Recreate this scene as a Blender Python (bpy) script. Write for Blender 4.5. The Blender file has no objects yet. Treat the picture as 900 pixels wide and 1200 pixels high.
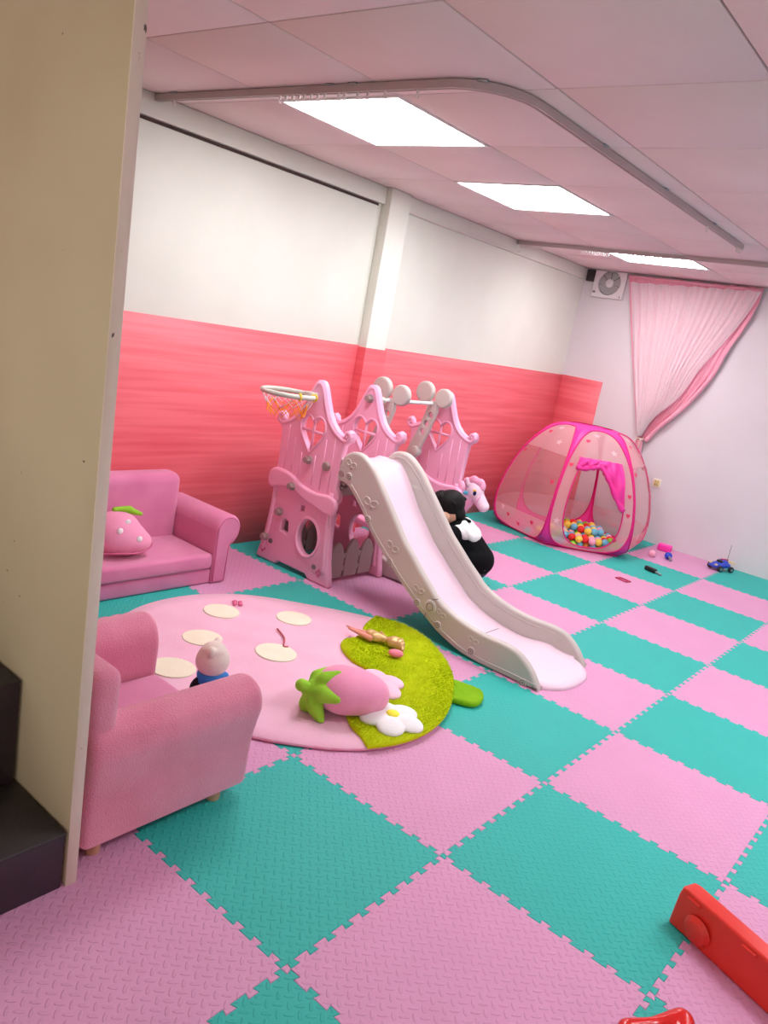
import bpy, bmesh, math, random
from mathutils import Vector, Matrix, Euler
random.seed(7)
scene = bpy.context.scene
COL = scene.collection
PI = math.pi

# ------------------------------------------------------------------ camera
CAM = Vector((0.886, -1.121, 1.391)); F_PX = 920.0
def cam_axes(y, p, r):
    f = Vector((-math.sin(y)*math.cos(p), math.cos(y)*math.cos(p), math.sin(p)))
    rt = Vector((math.cos(y), math.sin(y), 0)); up = rt.cross(f)
    return (math.cos(r)*rt + math.sin(r)*up, -math.sin(r)*rt + math.cos(r)*up, f)
RT, UP, FW = cam_axes(math.radians(37.18), math.radians(-13.245), math.radians(10.55))
cd = bpy.data.cameras.new('camera'); cam = bpy.data.objects.new('camera', cd); COL.objects.link(cam)
cd.sensor_fit = 'VERTICAL'; cd.sensor_height = 36; cd.lens = 36*F_PX/1200; cd.clip_start = 0.02
m = Matrix((RT, UP, -FW)).transposed().to_4x4(); m.translation = CAM
cam.matrix_world = m; scene.camera = cam
def ray(x, y): return RT*((x-450)/F_PX) + UP*((600-y)/F_PX) + FW
def onplane(x, y, ax, val):          # photo pixel -> point on the plane axis = val
    d = ray(x, y); return CAM + d*((val-CAM[ax])/d[ax])

# ------------------------------------------------------------------ world, exposure
w = bpy.data.worlds.new('world'); scene.world = w; w.use_nodes = True
w.node_tree.nodes['Background'].inputs[0].default_value = (1.0, 0.93, 0.86, 1)
w.node_tree.nodes['Background'].inputs[1].default_value = 0.85
scene.view_settings.view_transform = 'Standard'; scene.view_settings.look = 'None'
scene.view_settings.gamma = 1; scene.view_settings.use_curve_mapping = False
scene.view_settings.exposure = 0.43
LIGHT = 15.0                         # strength of the ceiling panels

# ------------------------------------------------------------------ materials
def lin(c):
    return tuple(((v/255)/12.92 if v/255 <= .04045 else ((v/255+.055)/1.055)**2.4) for v in c) + (1,)
def newmat(name):
    M = bpy.data.materials.new(name); M.use_nodes = True; nt = M.node_tree
    return M, nt, nt.nodes['Principled BSDF']
def N(nt, t, **k):
    n = nt.nodes.new(t)
    for a, v in k.items(): setattr(n, a, v)
    return n
def noise_mat(name, c1, c2=None, scale=8, rough=.6, bump=0, bscale=200, spec=.4, sheen=0, detail=3, coat=0, stretch=None, metal=0):
    M, nt, b = newmat(name)
    b.inputs['Roughness'].default_value = rough; b.inputs['Specular IOR Level'].default_value = spec
    b.inputs['Metallic'].default_value = metal
    if coat: b.inputs['Coat Weight'].default_value = coat; b.inputs['Coat Roughness'].default_value = .15
    if sheen: b.inputs['Sheen Weight'].default_value = sheen; b.inputs['Sheen Roughness'].default_value = .5
    tc = N(nt, 'ShaderNodeTexCoord'); src = tc.outputs['Object']
    if stretch:
        mp = N(nt, 'ShaderNodeMapping'); mp.inputs['Scale'].default_value = stretch
        nt.links.new(src, mp.inputs[0]); src = mp.outputs[0]
    if c2:
        n = N(nt, 'ShaderNodeTexNoise'); n.inputs['Scale'].default_value = scale; n.inputs['Detail'].default_value = detail
        nt.links.new(src, n.inputs['Vector'])
        r = N(nt, 'ShaderNodeValToRGB'); r.color_ramp.elements[0].color = lin(c1); r.color_ramp.elements[1].color = lin(c2)
        r.color_ramp.elements[0].position = .3; r.color_ramp.elements[1].position = .7
        nt.links.new(n.outputs[0], r.inputs[0]); nt.links.new(r.outputs[0], b.inputs['Base Color'])
    else: b.inputs['Base Color'].default_value = lin(c1)
    if bump:
        n = N(nt, 'ShaderNodeTexNoise'); n.inputs['Scale'].default_value = bscale; n.inputs['Detail'].default_value = 4
        nt.links.new(src, n.inputs['Vector'])
        bp = N(nt, 'ShaderNodeBump'); bp.inputs['Strength'].default_value = bump; bp.inputs['Distance'].default_value = .005
        nt.links.new(n.outputs[0], bp.inputs['Height']); nt.links.new(bp.outputs[0], b.inputs['Normal'])
    return M
def plain(name, c, rough=.5, **k): return noise_mat(name, c, rough=rough, **k)

def mat_foam(name, c):               # foam puzzle mat with a tread of small raised ovals
    M, nt, b = newmat(name); b.inputs['Roughness'].default_value = .62; b.inputs['Specular IOR Level'].default_value = .35
    tc = N(nt, 'ShaderNodeTexCoord'); mp = N(nt, 'ShaderNodeMapping')
    mp.inputs['Rotation'].default_value = (0, 0, PI/4); s = 1/.0228; mp.inputs['Scale'].default_value = (s, s, s)
    nt.links.new(tc.outputs['Object'], mp.inputs[0])
    sp = N(nt, 'ShaderNodeSeparateXYZ'); nt.links.new(mp.outputs[0], sp.inputs[0])
    def mt(op, a, bb=None, c=None):
        n = N(nt, 'ShaderNodeMath', operation=op)
        for i, v in enumerate((a, bb, c)):
            if v is None: continue
            if isinstance(v, (int, float)): n.inputs[i].default_value = v
            else: nt.links.new(v, n.inputs[i])
        return n.outputs[0]
    u, v = sp.outputs[0], sp.outputs[1]
    fu = mt('SUBTRACT', mt('FRACT', u), .5); fv = mt('SUBTRACT', mt('FRACT', v), .5)
    par = mt('FLOORED_MODULO', mt('ADD', mt('FLOOR', u), mt('FLOOR', v)), 2.0)
    inv = mt('SUBTRACT', 1.0, par)
    a = mt('ADD', mt('MULTIPLY', fu, inv), mt('MULTIPLY', fv, par))
    bb = mt('ADD', mt('MULTIPLY', fu, par), mt('MULTIPLY', fv, inv))
    d = mt('ADD', mt('POWER', mt('ABSOLUTE', mt('DIVIDE', a, .56)), 2.0), mt('POWER', mt('ABSOLUTE', mt('DIVIDE', bb, .19)), 2.0))
    mr = N(nt, 'ShaderNodeMapRange', interpolation_type='SMOOTHSTEP')
    mr.inputs['From Min'].default_value = 1.0; mr.inputs['From Max'].default_value = .35
    mr.inputs['To Min'].default_value = 0; mr.inputs['To Max'].default_value = 1
    nt.links.new(d, mr.inputs[0])
    bp = N(nt, 'ShaderNodeBump'); bp.inputs['Strength'].default_value = .8; bp.inputs['Distance'].default_value = .0022
    nt.links.new(mr.outputs[0], bp.inputs['Height']); nt.links.new(bp.outputs[0], b.inputs['Normal'])
    n = N(nt, 'ShaderNodeTexNoise'); n.inputs['Scale'].default_value = 5; nt.links.new(tc.outputs['Object'], n.inputs[0])
    r = N(nt, 'ShaderNodeValToRGB'); r.color_ramp.elements[0].color = lin([q*.96 for q in c]); r.color_ramp.elements[1].color = lin(c)
    nt.links.new(n.outputs[0], r.inputs[0]); nt.links.new(r.outputs[0], b.inputs['Base Color'])
    return M
def specks(M, c, scale, lo, stretch=(1, 1, 1)):   # chips and scuffs over a painted surface
    nt = M.node_tree; b = nt.nodes['Principled BSDF']; src = b.inputs['Base Color'].links[0].from_socket
    tc = N(nt, 'ShaderNodeTexCoord'); mp = N(nt, 'ShaderNodeMapping'); mp.inputs['Scale'].default_value = stretch
    n = N(nt, 'ShaderNodeTexNoise'); n.inputs['Scale'].default_value = scale; n.inputs['Detail'].default_value = 5
    nt.links.new(tc.outputs['Object'], mp.inputs[0]); nt.links.new(mp.outputs[0], n.inputs[0])
    mr = N(nt, 'ShaderNodeMapRange'); mr.inputs['From Min'].default_value = lo; mr.inputs['From Max'].default_value = lo+.03
    nt.links.new(n.outputs[0], mr.inputs[0])
    mx = N(nt, 'ShaderNodeMix', data_type='RGBA'); mx.inputs['B'].default_value = lin(c)
    nt.links.new(mr.outputs[0], mx.inputs['Factor']); nt.links.new(src, mx.inputs['A']); nt.links.new(mx.outputs['Result'], b.inputs['Base Color'])
def mat_coral():                     # thin pink foam sheet with horizontal pressed lines
    M, nt, b = newmat('coral_foam'); b.inputs['Roughness'].default_value = .45; b.inputs['Specular IOR Level'].default_value = .45
    g = N(nt, 'ShaderNodeNewGeometry')
    mp = N(nt, 'ShaderNodeMapping'); mp.inputs['Scale'].default_value = (1.2, 1.2, 34); nt.links.new(g.outputs['Position'], mp.inputs[0])
    n = N(nt, 'ShaderNodeTexNoise'); n.inputs['Scale'].default_value = 1; n.inputs['Detail'].default_value = 4; nt.links.new(mp.outputs[0], n.inputs[0])
    r = N(nt, 'ShaderNodeValToRGB'); r.color_ramp.elements[0].color = lin((226, 92, 102)); r.color_ramp.elements[1].color = lin((238, 116, 124))
    r.color_ramp.elements[0].position = .32; r.color_ramp.elements[1].position = .62
    nt.links.new(n.outputs[0], r.inputs[0]); nt.links.new(r.outputs[0], b.inputs['Base Color'])
    bp = N(nt, 'ShaderNodeBump'); bp.inputs['Strength'].default_value = .35; bp.inputs['Distance'].default_value = .004
    nt.links.new(n.outputs[0], bp.inputs['Height']); nt.links.new(bp.outputs[0], b.inputs['Normal'])
    return M
def mat_sheer(name, c, opacity):
    M, nt, b = newmat(name); out = nt.nodes['Material Output']
    nt.nodes.remove(b)
    tr = N(nt, 'ShaderNodeBsdfTransparent'); df = N(nt, 'ShaderNodeBsdfDiffuse'); tl = N(nt, 'ShaderNodeBsdfTranslucent')
    df.inputs[0].default_value = lin(c); tl.inputs[0].default_value = lin(c)
    m1 = N(nt, 'ShaderNodeMixShader'); m1.inputs[0].default_value = .5; nt.links.new(df.outputs[0], m1.inputs[1]); nt.links.new(tl.outputs[0], m1.inputs[2])
    m2 = N(nt, 'ShaderNodeMixShader'); m2.inputs[0].default_value = opacity; nt.links.new(tr.outputs[0], m2.inputs[1]); nt.links.new(m1.outputs[0], m2.inputs[2])
    nt.links.new(m2.outputs[0], out.inputs[0]); return M
def mat_emit(name, c, s):
    M, nt, b = newmat(name); b.inputs['Base Color'].default_value = lin(c)
    b.inputs['Emission Color'].default_value = lin(c); b.inputs['Emission Strength'].default_value = s; return M

MAT = dict(
 foam_pink=mat_foam('foam_pink', (221, 157, 194)), foam_teal=mat_foam('foam_teal', (50, 184, 172)),
 subfloor=plain('subfloor', (120, 95, 95), .9), coral=mat_coral(),
 wall_cream=noise_mat('wall_cream', (218, 219, 206), (224, 225, 213), 3, .8, .05, 90),
 wall_white=noise_mat('wall_white', (216, 209, 211), (222, 216, 218), 2, .8, .05, 90),
 ceiling=noise_mat('ceiling_board', (226, 208, 206), (232, 215, 213), 2, .85, .04, 150), ceil_back=plain('ceiling_void', (92, 74, 72), .9),
 joint=plain('dark_joint', (70, 55, 50), .9), frame_white=plain('white_frame', (235, 232, 230), .4),
 light=mat_emit('light_diffuser', (250, 249, 255), LIGHT),
 rail=plain('rail_aluminium', (186, 172, 170), .4, metal=.25), glider=plain('glider_plastic', (225, 215, 210), .4),
 part_face=noise_mat('partition_tan', (196, 176, 142), (206, 188, 154), 2.5, .7, .1, 60),
 part_edge=noise_mat('partition_edge', (218, 198, 180), (232, 214, 198), 9, .75, .15, 60, stretch=(1, 1, .35), detail=6),
 stair=noise_mat('stair_dark', (44, 40, 42), (62, 57, 58), 9, .5, .25, 60, detail=6), stair_riser=noise_mat('stair_riser', (48, 36, 44), (60, 46, 54), 9, .45, .1, 60),
 plush=noise_mat('plush_pink', (220, 122, 166), (230, 140, 180), 7, .95, .55, 420, spec=.1, sheen=.5),
 plush_deep=noise_mat('plush_deep_pink', (234, 134, 164), (242, 150, 178), 8, .95, .9, 260, spec=.1, sheen=.5),
 piping=plain('piping_pink', (214, 112, 152), .9), wood=noise_mat('leg_wood', (206, 160, 130), (190, 140, 108), 20, .5, stretch=(1, 1, .2)),
 cas_pink=noise_mat('plastic_pink', (240, 168, 198), (244, 176, 204), 4, .38, .02, 300), cas_grey=noise_mat('plastic_warm_grey', (194, 184, 177), (200, 191, 184), 4, .42, .02, 300),
 cas_brown=plain('plastic_taupe', (165, 140, 138), .45), chute=noise_mat('plastic_pale_pink', (234, 206, 219), (238, 211, 223), 3, .28, .01, 300),
 seam=plain('seam_dark', (120, 105, 104), .6), bar=plain('bar_white', (236, 232, 232), .3), hoop=plain('hoop_grey', (196, 198, 186), .4),
 net_white=plain('net_white', (240, 228, 232), .7), net_orange=plain('net_orange', (250, 150, 40), .7), net_yellow=plain('net_yellow', (246, 205, 50), .7),
 rug_pink=noise_mat('rug_pink', (242, 184, 208), (247, 196, 217), 6, .95, .5, 260, spec=.1, sheen=.4), rug_edge=plain('rug_edge', (226, 140, 172), .95),
 rug_dot=noise_mat('rug_cream', (246, 240, 216), (240, 232, 206), 9, .95, .4, 300, spec=.1), rug_green=noise_mat('rug_green', (190, 208, 16), (206, 222, 24), 12, .95, .7, 200, spec=.1),
 rug_stem=noise_mat('rug_stem_green', (122, 176, 26), (138, 192, 34), 12, .95, .6, 260, spec=.1), fur=noise_mat('rug_fur', (192, 212, 18), (222, 234, 44), 14, .9, spec=.1),
 leaf=noise_mat('felt_green', (146, 204, 56), (160, 214, 68), 10, .9, .4, 300, spec=.1), berry=noise_mat('berry_pink', (238, 150, 184), (243, 160, 192), 6, .9, .35, 300, spec=.1, sheen=.3),
 white_felt=noise_mat('white_felt', (244, 242, 240), (236, 234, 234), 9, .9, .3, 200), pale_pink_felt=plain('pale_pink_felt', (247, 200, 218), .9), yellow=plain('yellow_felt', (246, 236, 70), .8),
 skin=noise_mat('skin', (226, 172, 142), (232, 182, 152), 8, .6), hair=noise_mat('hair_black', (14, 11, 10), (26, 21, 19), 60, .6, .6, 90, spec=.2, stretch=(1, 1, .25)),
 jacket=noise_mat('jacket_black', (9, 9, 11), (15, 15, 18), 12, .9, .3, 120, spec=.15), hood=noise_mat('jacket_white', (240, 238, 236), (230, 228, 226), 10, .8, .3, 120), trousers=plain('trousers_dark', (40, 42, 54), .85),
 shoe=plain('shoe_grey', (90, 90, 96), .6), magenta=noise_mat('tent_magenta', (232, 40, 146), (240, 60, 158), 7, .5, .15, 60), wire=plain('tent_hem', (222, 28, 122), .5),
 tent_fab=mat_sheer('tent_fabric', (255, 212, 214), .6), tent_mesh=mat_sheer('tent_mesh', (255, 220, 220), .27), heart=plain('print_heart', (222, 58, 96), .7), star=mat_sheer('print_star', (255, 238, 240), .75),
 sheer=mat_sheer('curtain_lace', (255, 250, 251), .88), cur_pink=noise_mat('curtain_pink', (232, 160, 178), (238, 170, 188), 6, .8, .1, 80), tie=plain('curtain_tie', (214, 190, 176), .6),
 fan_white=plain('fan_white', (226, 222, 222), .4), fan_grey=plain('fan_grey', (170, 168, 168), .5), fan_dark=plain('fan_dark', (50, 46, 46), .7), black=plain('black_plastic', (24, 26, 28), .4),
 sock=plain('socket_white', (232, 226, 214), .4), sock_y=plain('socket_yellow', (222, 205, 140), .5),
 red=noise_mat('red_plastic', (222, 46, 36), (228, 54, 42), 5, .38), red_gloss=plain('red_gloss', (220, 30, 24), .18, coat=.4),
 blue_plush=noise_mat('plush_blue', (52, 124, 200), (62, 136, 210), 12, .9, .3, 300), cream_plush=noise_mat('plush_cream', (240, 224, 214), (232, 214, 204), 9, .9, .4, 200), black_cloth=plain('black_cloth', (14, 12, 14), .9),
 gold=plain('doll_gold', (216, 178, 120), .35, metal=.3), doll_skin=plain('doll_skin', (224, 150, 130), .5), doll_pink=plain('doll_pink', (240, 130, 150), .5), clip_pink=plain('clip_pink', (228, 110, 150), .5), rose=plain('tie_rose', (190, 90, 96), .6),
 car_blue=plain('car_blue', (30, 66, 190), .3, coat=.4), car_red=plain('car_red', (180, 30, 80), .4), car_yel=plain('car_yellow', (226, 200, 110), .4), hot_pink=plain('hot_pink', (246, 62, 170), .4), steel=plain('steel', (160, 165, 168), .3, metal=.8),
 horse_teal=plain('toy_teal', (70, 186, 210), .4), horse_eye=plain('toy_eye', (26, 22, 84), .3), horse_lid=plain('toy_lid', (240, 180, 40), .5), print_grey=plain('print_grey', (120, 116, 116), .6), dust=plain('chalk_mark', (130, 122, 116), .9),
)
specks(MAT['part_edge'], (96, 78, 66), 42, .68, (1, 1, .5)); specks(MAT['stair'], (120, 112, 106), 11, .67); specks(MAT['part_face'], (120, 102, 80), 30, .735)
BALLC = {'red': (232, 44, 40), 'green': (130, 206, 40), 'yellow': (250, 222, 84), 'sky blue': (112, 196, 224), 'pale pink': (246, 176, 198), 'orange': (248, 168, 60)}
for k, c in BALLC.items(): MAT['ball_'+k] = plain('ball_'+k.replace(' ', '_'), c, .25, coat=.2)

# ------------------------------------------------------------------ object helpers
def setp(o, label=None, cat=None, group=None, kind=None):
    if label: o['label'] = label
    if cat: o['category'] = cat
    if group: o['group'] = group
    if kind: o['kind'] = kind
    return o
def thing(name, label, cat, loc=(0, 0, 0), rz=0, group=None):
    o = bpy.data.objects.new(name, None); COL.objects.link(o); o.location = loc; o.rotation_euler = (0, 0, rz)
    o.empty_display_size = .05
    return setp(o, label, cat, group)
def link(name, me, mats, parent=None, world=False, smooth=True, label=None):
    """one mesh object; with world=True its vertices are world coordinates even under a parent"""
    if not isinstance(mats, (list, tuple)): mats = [mats]
    if not me.materials:
        for q in mats: me.materials.append(MAT[q])
    if smooth: me.polygons.foreach_set('use_smooth', [True]*len(me.polygons)); me.update()
    o = bpy.data.objects.new(name, me); COL.objects.link(o)
    if parent is not None:
        o.parent = parent
        if world:
            pm = Matrix.Identity(4); chain = []; q = parent
            while q is not None: chain.append(q); q = q.parent
            for q in reversed(chain): pm = pm @ q.matrix_parent_inverse @ Matrix.LocRotScale(q.location, q.rotation_euler, q.scale)
            o.matrix_parent_inverse = pm.inverted()
    if label: o['label'] = label
    return o
def me_py(v, f):
    me = bpy.data.meshes.new('m'); me.from_pydata([tuple(x) for x in v], [], f); me.update(); return me
def bm_me(bm):
    me = bpy.data.meshes.new('m'); bm.normal_update(); bm.to_mesh(me); bm.free(); return me
def sharp(me, ang=40):               # keep hard edges while the rest shades smooth
    try: me.set_sharp_from_angle(angle=math.radians(ang))
    except Exception: pass
    return me
def box_me(lo, hi, bev=.0, seg=3, rot=None):
    bm = bmesh.new(); bmesh.ops.create_cube(bm, size=1)
    lo, hi = Vector(lo), Vector(hi); c = (lo+hi)/2; d = hi-lo
    for v in bm.verts: v.co = Vector((v.co.x*d.x, v.co.y*d.y, v.co.z*d.z))
    if bev: bmesh.ops.bevel(bm, geom=bm.edges[:], offset=min(bev, min(d)*.49), segments=seg, affect='EDGES', profile=.5)
    if rot is not None:
        R_ = rot if isinstance(rot, Matrix) else Matrix.Rotation(rot, 3, 'Z')
        for v in bm.verts: v.co = R_ @ v.co
    for v in bm.verts: v.co += c
    return sharp(bm_me(bm), 60 if bev else 30)
def join_me(*mes):
    bm = bmesh.new()
    for q in mes: bm.from_mesh(q); bpy.data.meshes.remove(q)
    return bm_me(bm)
def cyl_me(p0, p1, r0, r1=None, n=20, bev=0):
    r1 = r0 if r1 is None else r1; p0, p1 = Vector(p0), Vector(p1); ax = (p1-p0); L = ax.length; q = ax.to_track_quat('Z', 'Y')
    prof = [(r0, 0), (r1, L)] if not bev else [(r0-bev, 0), (r0-bev*.3, bev*.3), (r0, bev), (r1, L-bev), (r1-bev*.3, L-bev*.3), (r1-bev, L)]
    v, f = [], []
    for r, z in prof:
        for i in range(n): a = 2*PI*i/n; v.append(p0+q @ Vector((r*math.cos(a), r*math.sin(a), z)))
    k = len(prof)
    for j in range(k-1):
        for i in range(n): f.append((j*n+i, j*n+(i+1) % n, (j+1)*n+(i+1) % n, (j+1)*n+i))
    f.append(tuple(reversed(range(n)))); f.append(tuple(range((k-1)*n, k*n)))
    return sharp(me_py(v, f), 50)
def tube_me(pts, r, n=8, closed=False, radii=None):
    pts = [Vector(p) for p in pts]; K = len(pts); v, f = [], []
    prev = None
    for i, p in enumerate(pts):
        if closed: t = pts[(i+1) % K]-pts[i-1]
        else: t = pts[min(i+1, K-1)]-pts[max(i-1, 0)]
        t.normalize()
        if prev is None: nn = t.orthogonal().normalized()
        else: nn = (prev - t*prev.dot(t)).normalized()
        prev = nn; b = t.cross(nn); rr = radii[i] if radii else r
        for j in range(n): a = 2*PI*j/n; v.append(p+(nn*math.cos(a)+b*math.sin(a))*rr)
    for i in range(K if closed else K-1):
        for j in range(n):
            a, b_ = i*n, ((i+1) % K)*n; f.append((a+j, a+(j+1) % n, b_+(j+1) % n, b_+j))
    if not closed: f.append(tuple(reversed(range(n)))); f.append(tuple(range((K-1)*n, K*n)))
    return me_py(v, f)
def cr(pts, per=6, closed=False):    # Catmull-Rom through points
    P = [Vector(p) for p in pts]; K = len(P); out = []
    for i in range(K if closed else K-1):
        if closed: a, b, c, d = P[i-1], P[i], P[(i+1) % K], P[(i+2) % K]
        else: a, b, c, d = P[max(i-1, 0)], P[i], P[i+1], P[min(i+2, K-1)]
        for k in range(per):
            t = k/per; out.append(.5*((2*b)+(c-a)*t+(2*a-5*b+4*c-d)*t*t+(3*b-a-3*c+d)*t**3))
    if not closed: out.append(P[-1].copy())
    return out
def ell(cx, cy, rx, ry, n=28, rot=0):
    return [(cx+rx*math.cos(a)*math.cos(rot)-ry*math.sin(a)*math.sin(rot), cy+rx*math.cos(a)*math.sin(rot)+ry*math.sin(a)*math.cos(rot)) for a in [2*PI*i/n for i in range(n)]]
def panel_me(outlines, thick, bev=.006, res=2, plane='XZ', off=0.0):
    """flat plate from outlines (the first is the rim, the others are holes), rounded edges; plane XZ centred on y=off"""
    cu = bpy.data.curves.new('c', 'CURVE'); cu.dimensions = '2D'; cu.fill_mode = 'BOTH'
    cu.extrude = max(thick/2-bev, 0); cu.bevel_depth = bev; cu.bevel_resolution = res; cu.offset = -bev
    for o in outlines:
        s = cu.splines.new('POLY'); s.points.add(len(o)-1); s.use_cyclic_u = True
        for p, q in zip(s.points, o): p.co = (q[0], q[1], 0, 1)
    ob = bpy.data.objects.new('c', cu); COL.objects.link(ob)
    me = bpy.data.meshes.new_from_object(ob.evaluated_get(bpy.context.evaluated_depsgraph_get()))
    bpy.data.objects.remove(ob); bpy.data.curves.remove(cu)
    for v in me.vertices:
        x, y, z = v.co
        if plane == 'XZ': v.co = (x, -z+off, y)
        elif plane == 'YZ': v.co = (z+off, x, y)
        else: v.co = (x, y, z+off)
    me.materials.clear(); me.update()
    return sharp(me, 45)
def blob_me(prims, voxel=.008, smooth=4, dec=None):
    """one continuous soft surface: union of ellipsoids ('e', c, radii, euler) and tapered limbs ('c', p0, r0, p1, r1)"""
    bm = bmesh.new()
    for p in prims:
        if p[0] == 'e':
            R_ = Euler(p[3]).to_matrix() if len(p) > 3 else Matrix.Identity(3)
            g = bmesh.ops.create_icosphere(bm, subdivisions=3, radius=1)
            for v in g['verts']: v.co = Vector(p[1]) + R_ @ Vector((v.co.x*p[2][0], v.co.y*p[2][1], v.co.z*p[2][2]))
        else:
            b2 = bmesh.new()
            for c, r in ((p[1], p[2]), (p[3], p[4])):
                g = bmesh.ops.create_icosphere(b2, subdivisions=2, radius=r)
                for v in g['verts']: v.co += Vector(c)
            h = bmesh.ops.convex_hull(b2, input=b2.verts)
            bmesh.ops.delete(b2, geom=list({v for v in h['geom_interior'] if isinstance(v, bmesh.types.BMVert)}), context='VERTS')
            t = bpy.data.meshes.new('t'); b2.to_mesh(t); b2.free(); bm.from_mesh(t); bpy.data.meshes.remove(t)
    me = bpy.data.meshes.new('b'); bm.to_mesh(me); bm.free()
    ob = bpy.data.objects.new('b', me); COL.objects.link(ob)
    r = ob.modifiers.new('r', 'REMESH'); r.mode = 'VOXEL'; r.voxel_size = voxel
    s = ob.modifiers.new('s', 'SMOOTH'); s.factor = .5; s.iterations = smooth
    out = bpy.data.meshes.new_from_object(ob.evaluated_get(bpy.context.evaluated_depsgraph_get()))
    bpy.data.objects.remove(ob); bpy.data.meshes.remove(me); return out
def grid_me(fn, nu, nv, closed_u=False):
    v = [fn(i/nu, j/nv) for j in range(nv+1) for i in range(nu+(0 if closed_u else 1))]
    W = nu+(0 if closed_u else 1); f = []
    for j in range(nv):
        for i in range(nu): f.append((j*W+i, j*W+(i+1) % W, (j+1)*W+(i+1) % W, (j+1)*W+i))
    return me_py(v, f)
def lathe_me(prof, n=24):
    v, f = [], []
    for r, z in prof:
        for i in range(n): a = 2*PI*i/n; v.append((r*math.cos(a), r*math.sin(a), z))
    for j in range(len(prof)-1):
        for i in range(n): f.append((j*n+i, j*n+(i+1) % n, (j+1)*n+(i+1) % n, (j+1)*n+i))
    f.append(tuple(reversed(range(n)))); f.append(tuple(range((len(prof)-1)*n, len(prof)*n)))
    return me_py(v, f)
def sph_me(r, c=(0, 0, 0), sc=(1, 1, 1), sub=3):
    bm = bmesh.new(); bmesh.ops.create_icosphere(bm, subdivisions=sub, radius=r)
    for v in bm.verts: v.co = Vector((v.co.x*sc[0], v.co.y*sc[1], v.co.z*sc[2]))+Vector(c)
    return bm_me(bm)

# ------------------------------------------------------------------ the room
XL, YB, ZC = -2.42, 5.48, 2.175
XR, YF = 3.0, -2.4
MATZ = .012
fl = setp(link('floor', box_me((XL-.1, YF, -.05), (XR+.1, YB+.1, 0)), 'subfloor', smooth=False), 'floor under the pink and teal foam puzzle mats', kind='structure')
T, HT, DEP, PIT = .6, .0077, .0155, .06
def tile_me(x1=None, y1=None, x0=None):      # puzzle tile with tabs on two sides and sockets on the other two
    def edge(n=10):
        o = []
        for k in range(n):
            c = (k+.5)*PIT; o += [(c-.0092, 0), (c-.0142, DEP), (c+.0142, DEP), (c+.0092, 0)]
        return o
    pts = [(0, 0)]
    E_ = edge()
    X1 = T; Y1 = T
    pts += [(s, d) for s, d in E_]                                   # bottom: sockets
    pts += [(X1, 0)]
    pts += ([(X1+d, s) for s, d in E_] if x1 is None else [])
    pts += [(X1, Y1)]
    pts += ([(s, Y1+d) for s, d in reversed(E_)] if y1 is None else [])
    pts += [(0, Y1)]
    pts += ([(d, s) for s, d in reversed(E_)] if x0 is None else [])
    if y1 is not None: pts = [(x, min(y, y1) if y > T-.001 else y) if y1 < T else (x, (y1 if y > T-.001 else y)) for x, y in pts]
    if x0 is not None: pts = [((x0 if x < .001 else x), y) for x, y in pts]
    K = len(pts); ins = []
    for i in range(K):
        a, b, c = Vector(pts[i-1]), Vector(pts[i]), Vector(pts[(i+1) % K])
        n1 = Vector((-(b-a).y, (b-a).x)).normalized(); n2 = Vector((-(c-b).y, (c-b).x)).normalized()
        nn = (n1+n2); nn = nn/max(nn.length_squared/2, .35)
        ins.append(b+nn*.0011)
    v = [(p[0], p[1], 0) for p in pts]+[(p[0], p[1], MATZ-.0016) for p in pts]+[(p.x, p.y, MATZ) for p in ins]
    f = []
    for i in range(K):
        j = (i+1) % K; f.append((i, j, K+j, K+i)); f.append((K+i, K+j, 2*K+j, 2*K+i))
    f.append(tuple(range(2*K, 3*K)))
    return me_py(v, f)
base_tile = tile_me(); back_tile = tile_me(y1=YB-.003-(4.8-HT)); left_tile = tile_me(x0=-.008); corner_tile = tile_me(y1=YB-.003-(4.8-HT), x0=-.008)
for q in (base_tile, back_tile, left_tile, corner_tile): q.materials.append(MAT['foam_pink'])
for i in range(-4, 5):
    for j in range(-4, 9):
        me = {(0, 0): base_tile, (0, 1): back_tile, (1, 0): left_tile, (1, 1): corner_tile}[(int(i == -4), int(j == 8))]
        o = bpy.data.objects.new('foam_tile', me); COL.objects.link(o); o.parent = fl
        o.location = (i*T-HT, j*T-HT, .0005)
        o.material_slots[0].link = 'OBJECT'; o.material_slots[0].material = MAT['foam_teal' if (i+j) % 2 else 'foam_pink']

wl = setp(link('wall_left', box_me((XL-.1, YF, 0), (XL, YB+.1, ZC+.1)), 'wall_cream', smooth=False), 'cream painted left wall above the coral foam sheet', kind='structure')
PY0, PY1, PX = 2.655, 2.845, XL+.07
link('pilaster', box_me((XL, PY0, 0), (PX, PY1, ZC), .004), 'wall_cream', wl, smooth=False)
link('wall_board', box_me((XL, YF+.02, 1.2), (XL+.005, PY0-.035, 2.062), .002), 'wall_cream', wl, smooth=False)
link('board_gap', box_me((XL, YF+.02, 2.062), (XL+.008, PY0-.035, 2.075)), 'joint', wl, smooth=False)
link('ceiling_beam', box_me((XL, YF+.02, 2.078), (XL+.026, YB, ZC), .004), 'wall_cream', wl, smooth=False)
link('cable', tube_me(cr([(XL+.03, 2.86, 2.085), (XL+.03, 3.3, 2.078), (XL+.03, 3.8, 2.09), (XL+.03, 4.2, 2.084), (XL+.03, 4.28, 2.10)]), .003, 6), 'glider', wl)
cz = 1.237
def coral(name, lo, hi, par): return link(name, box_me(lo, hi, .002, 1), 'coral', par, smooth=False)
coral('foam_sheet', (XL, YF+.02, .013), (XL+.011, PY0, cz), wl)
wp_ = [(XL+.002, PY0-.008), (PX+.008, PY0-.008), (PX+.008, PY1+.008), (XL+.002, PY1+.008)]
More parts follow.
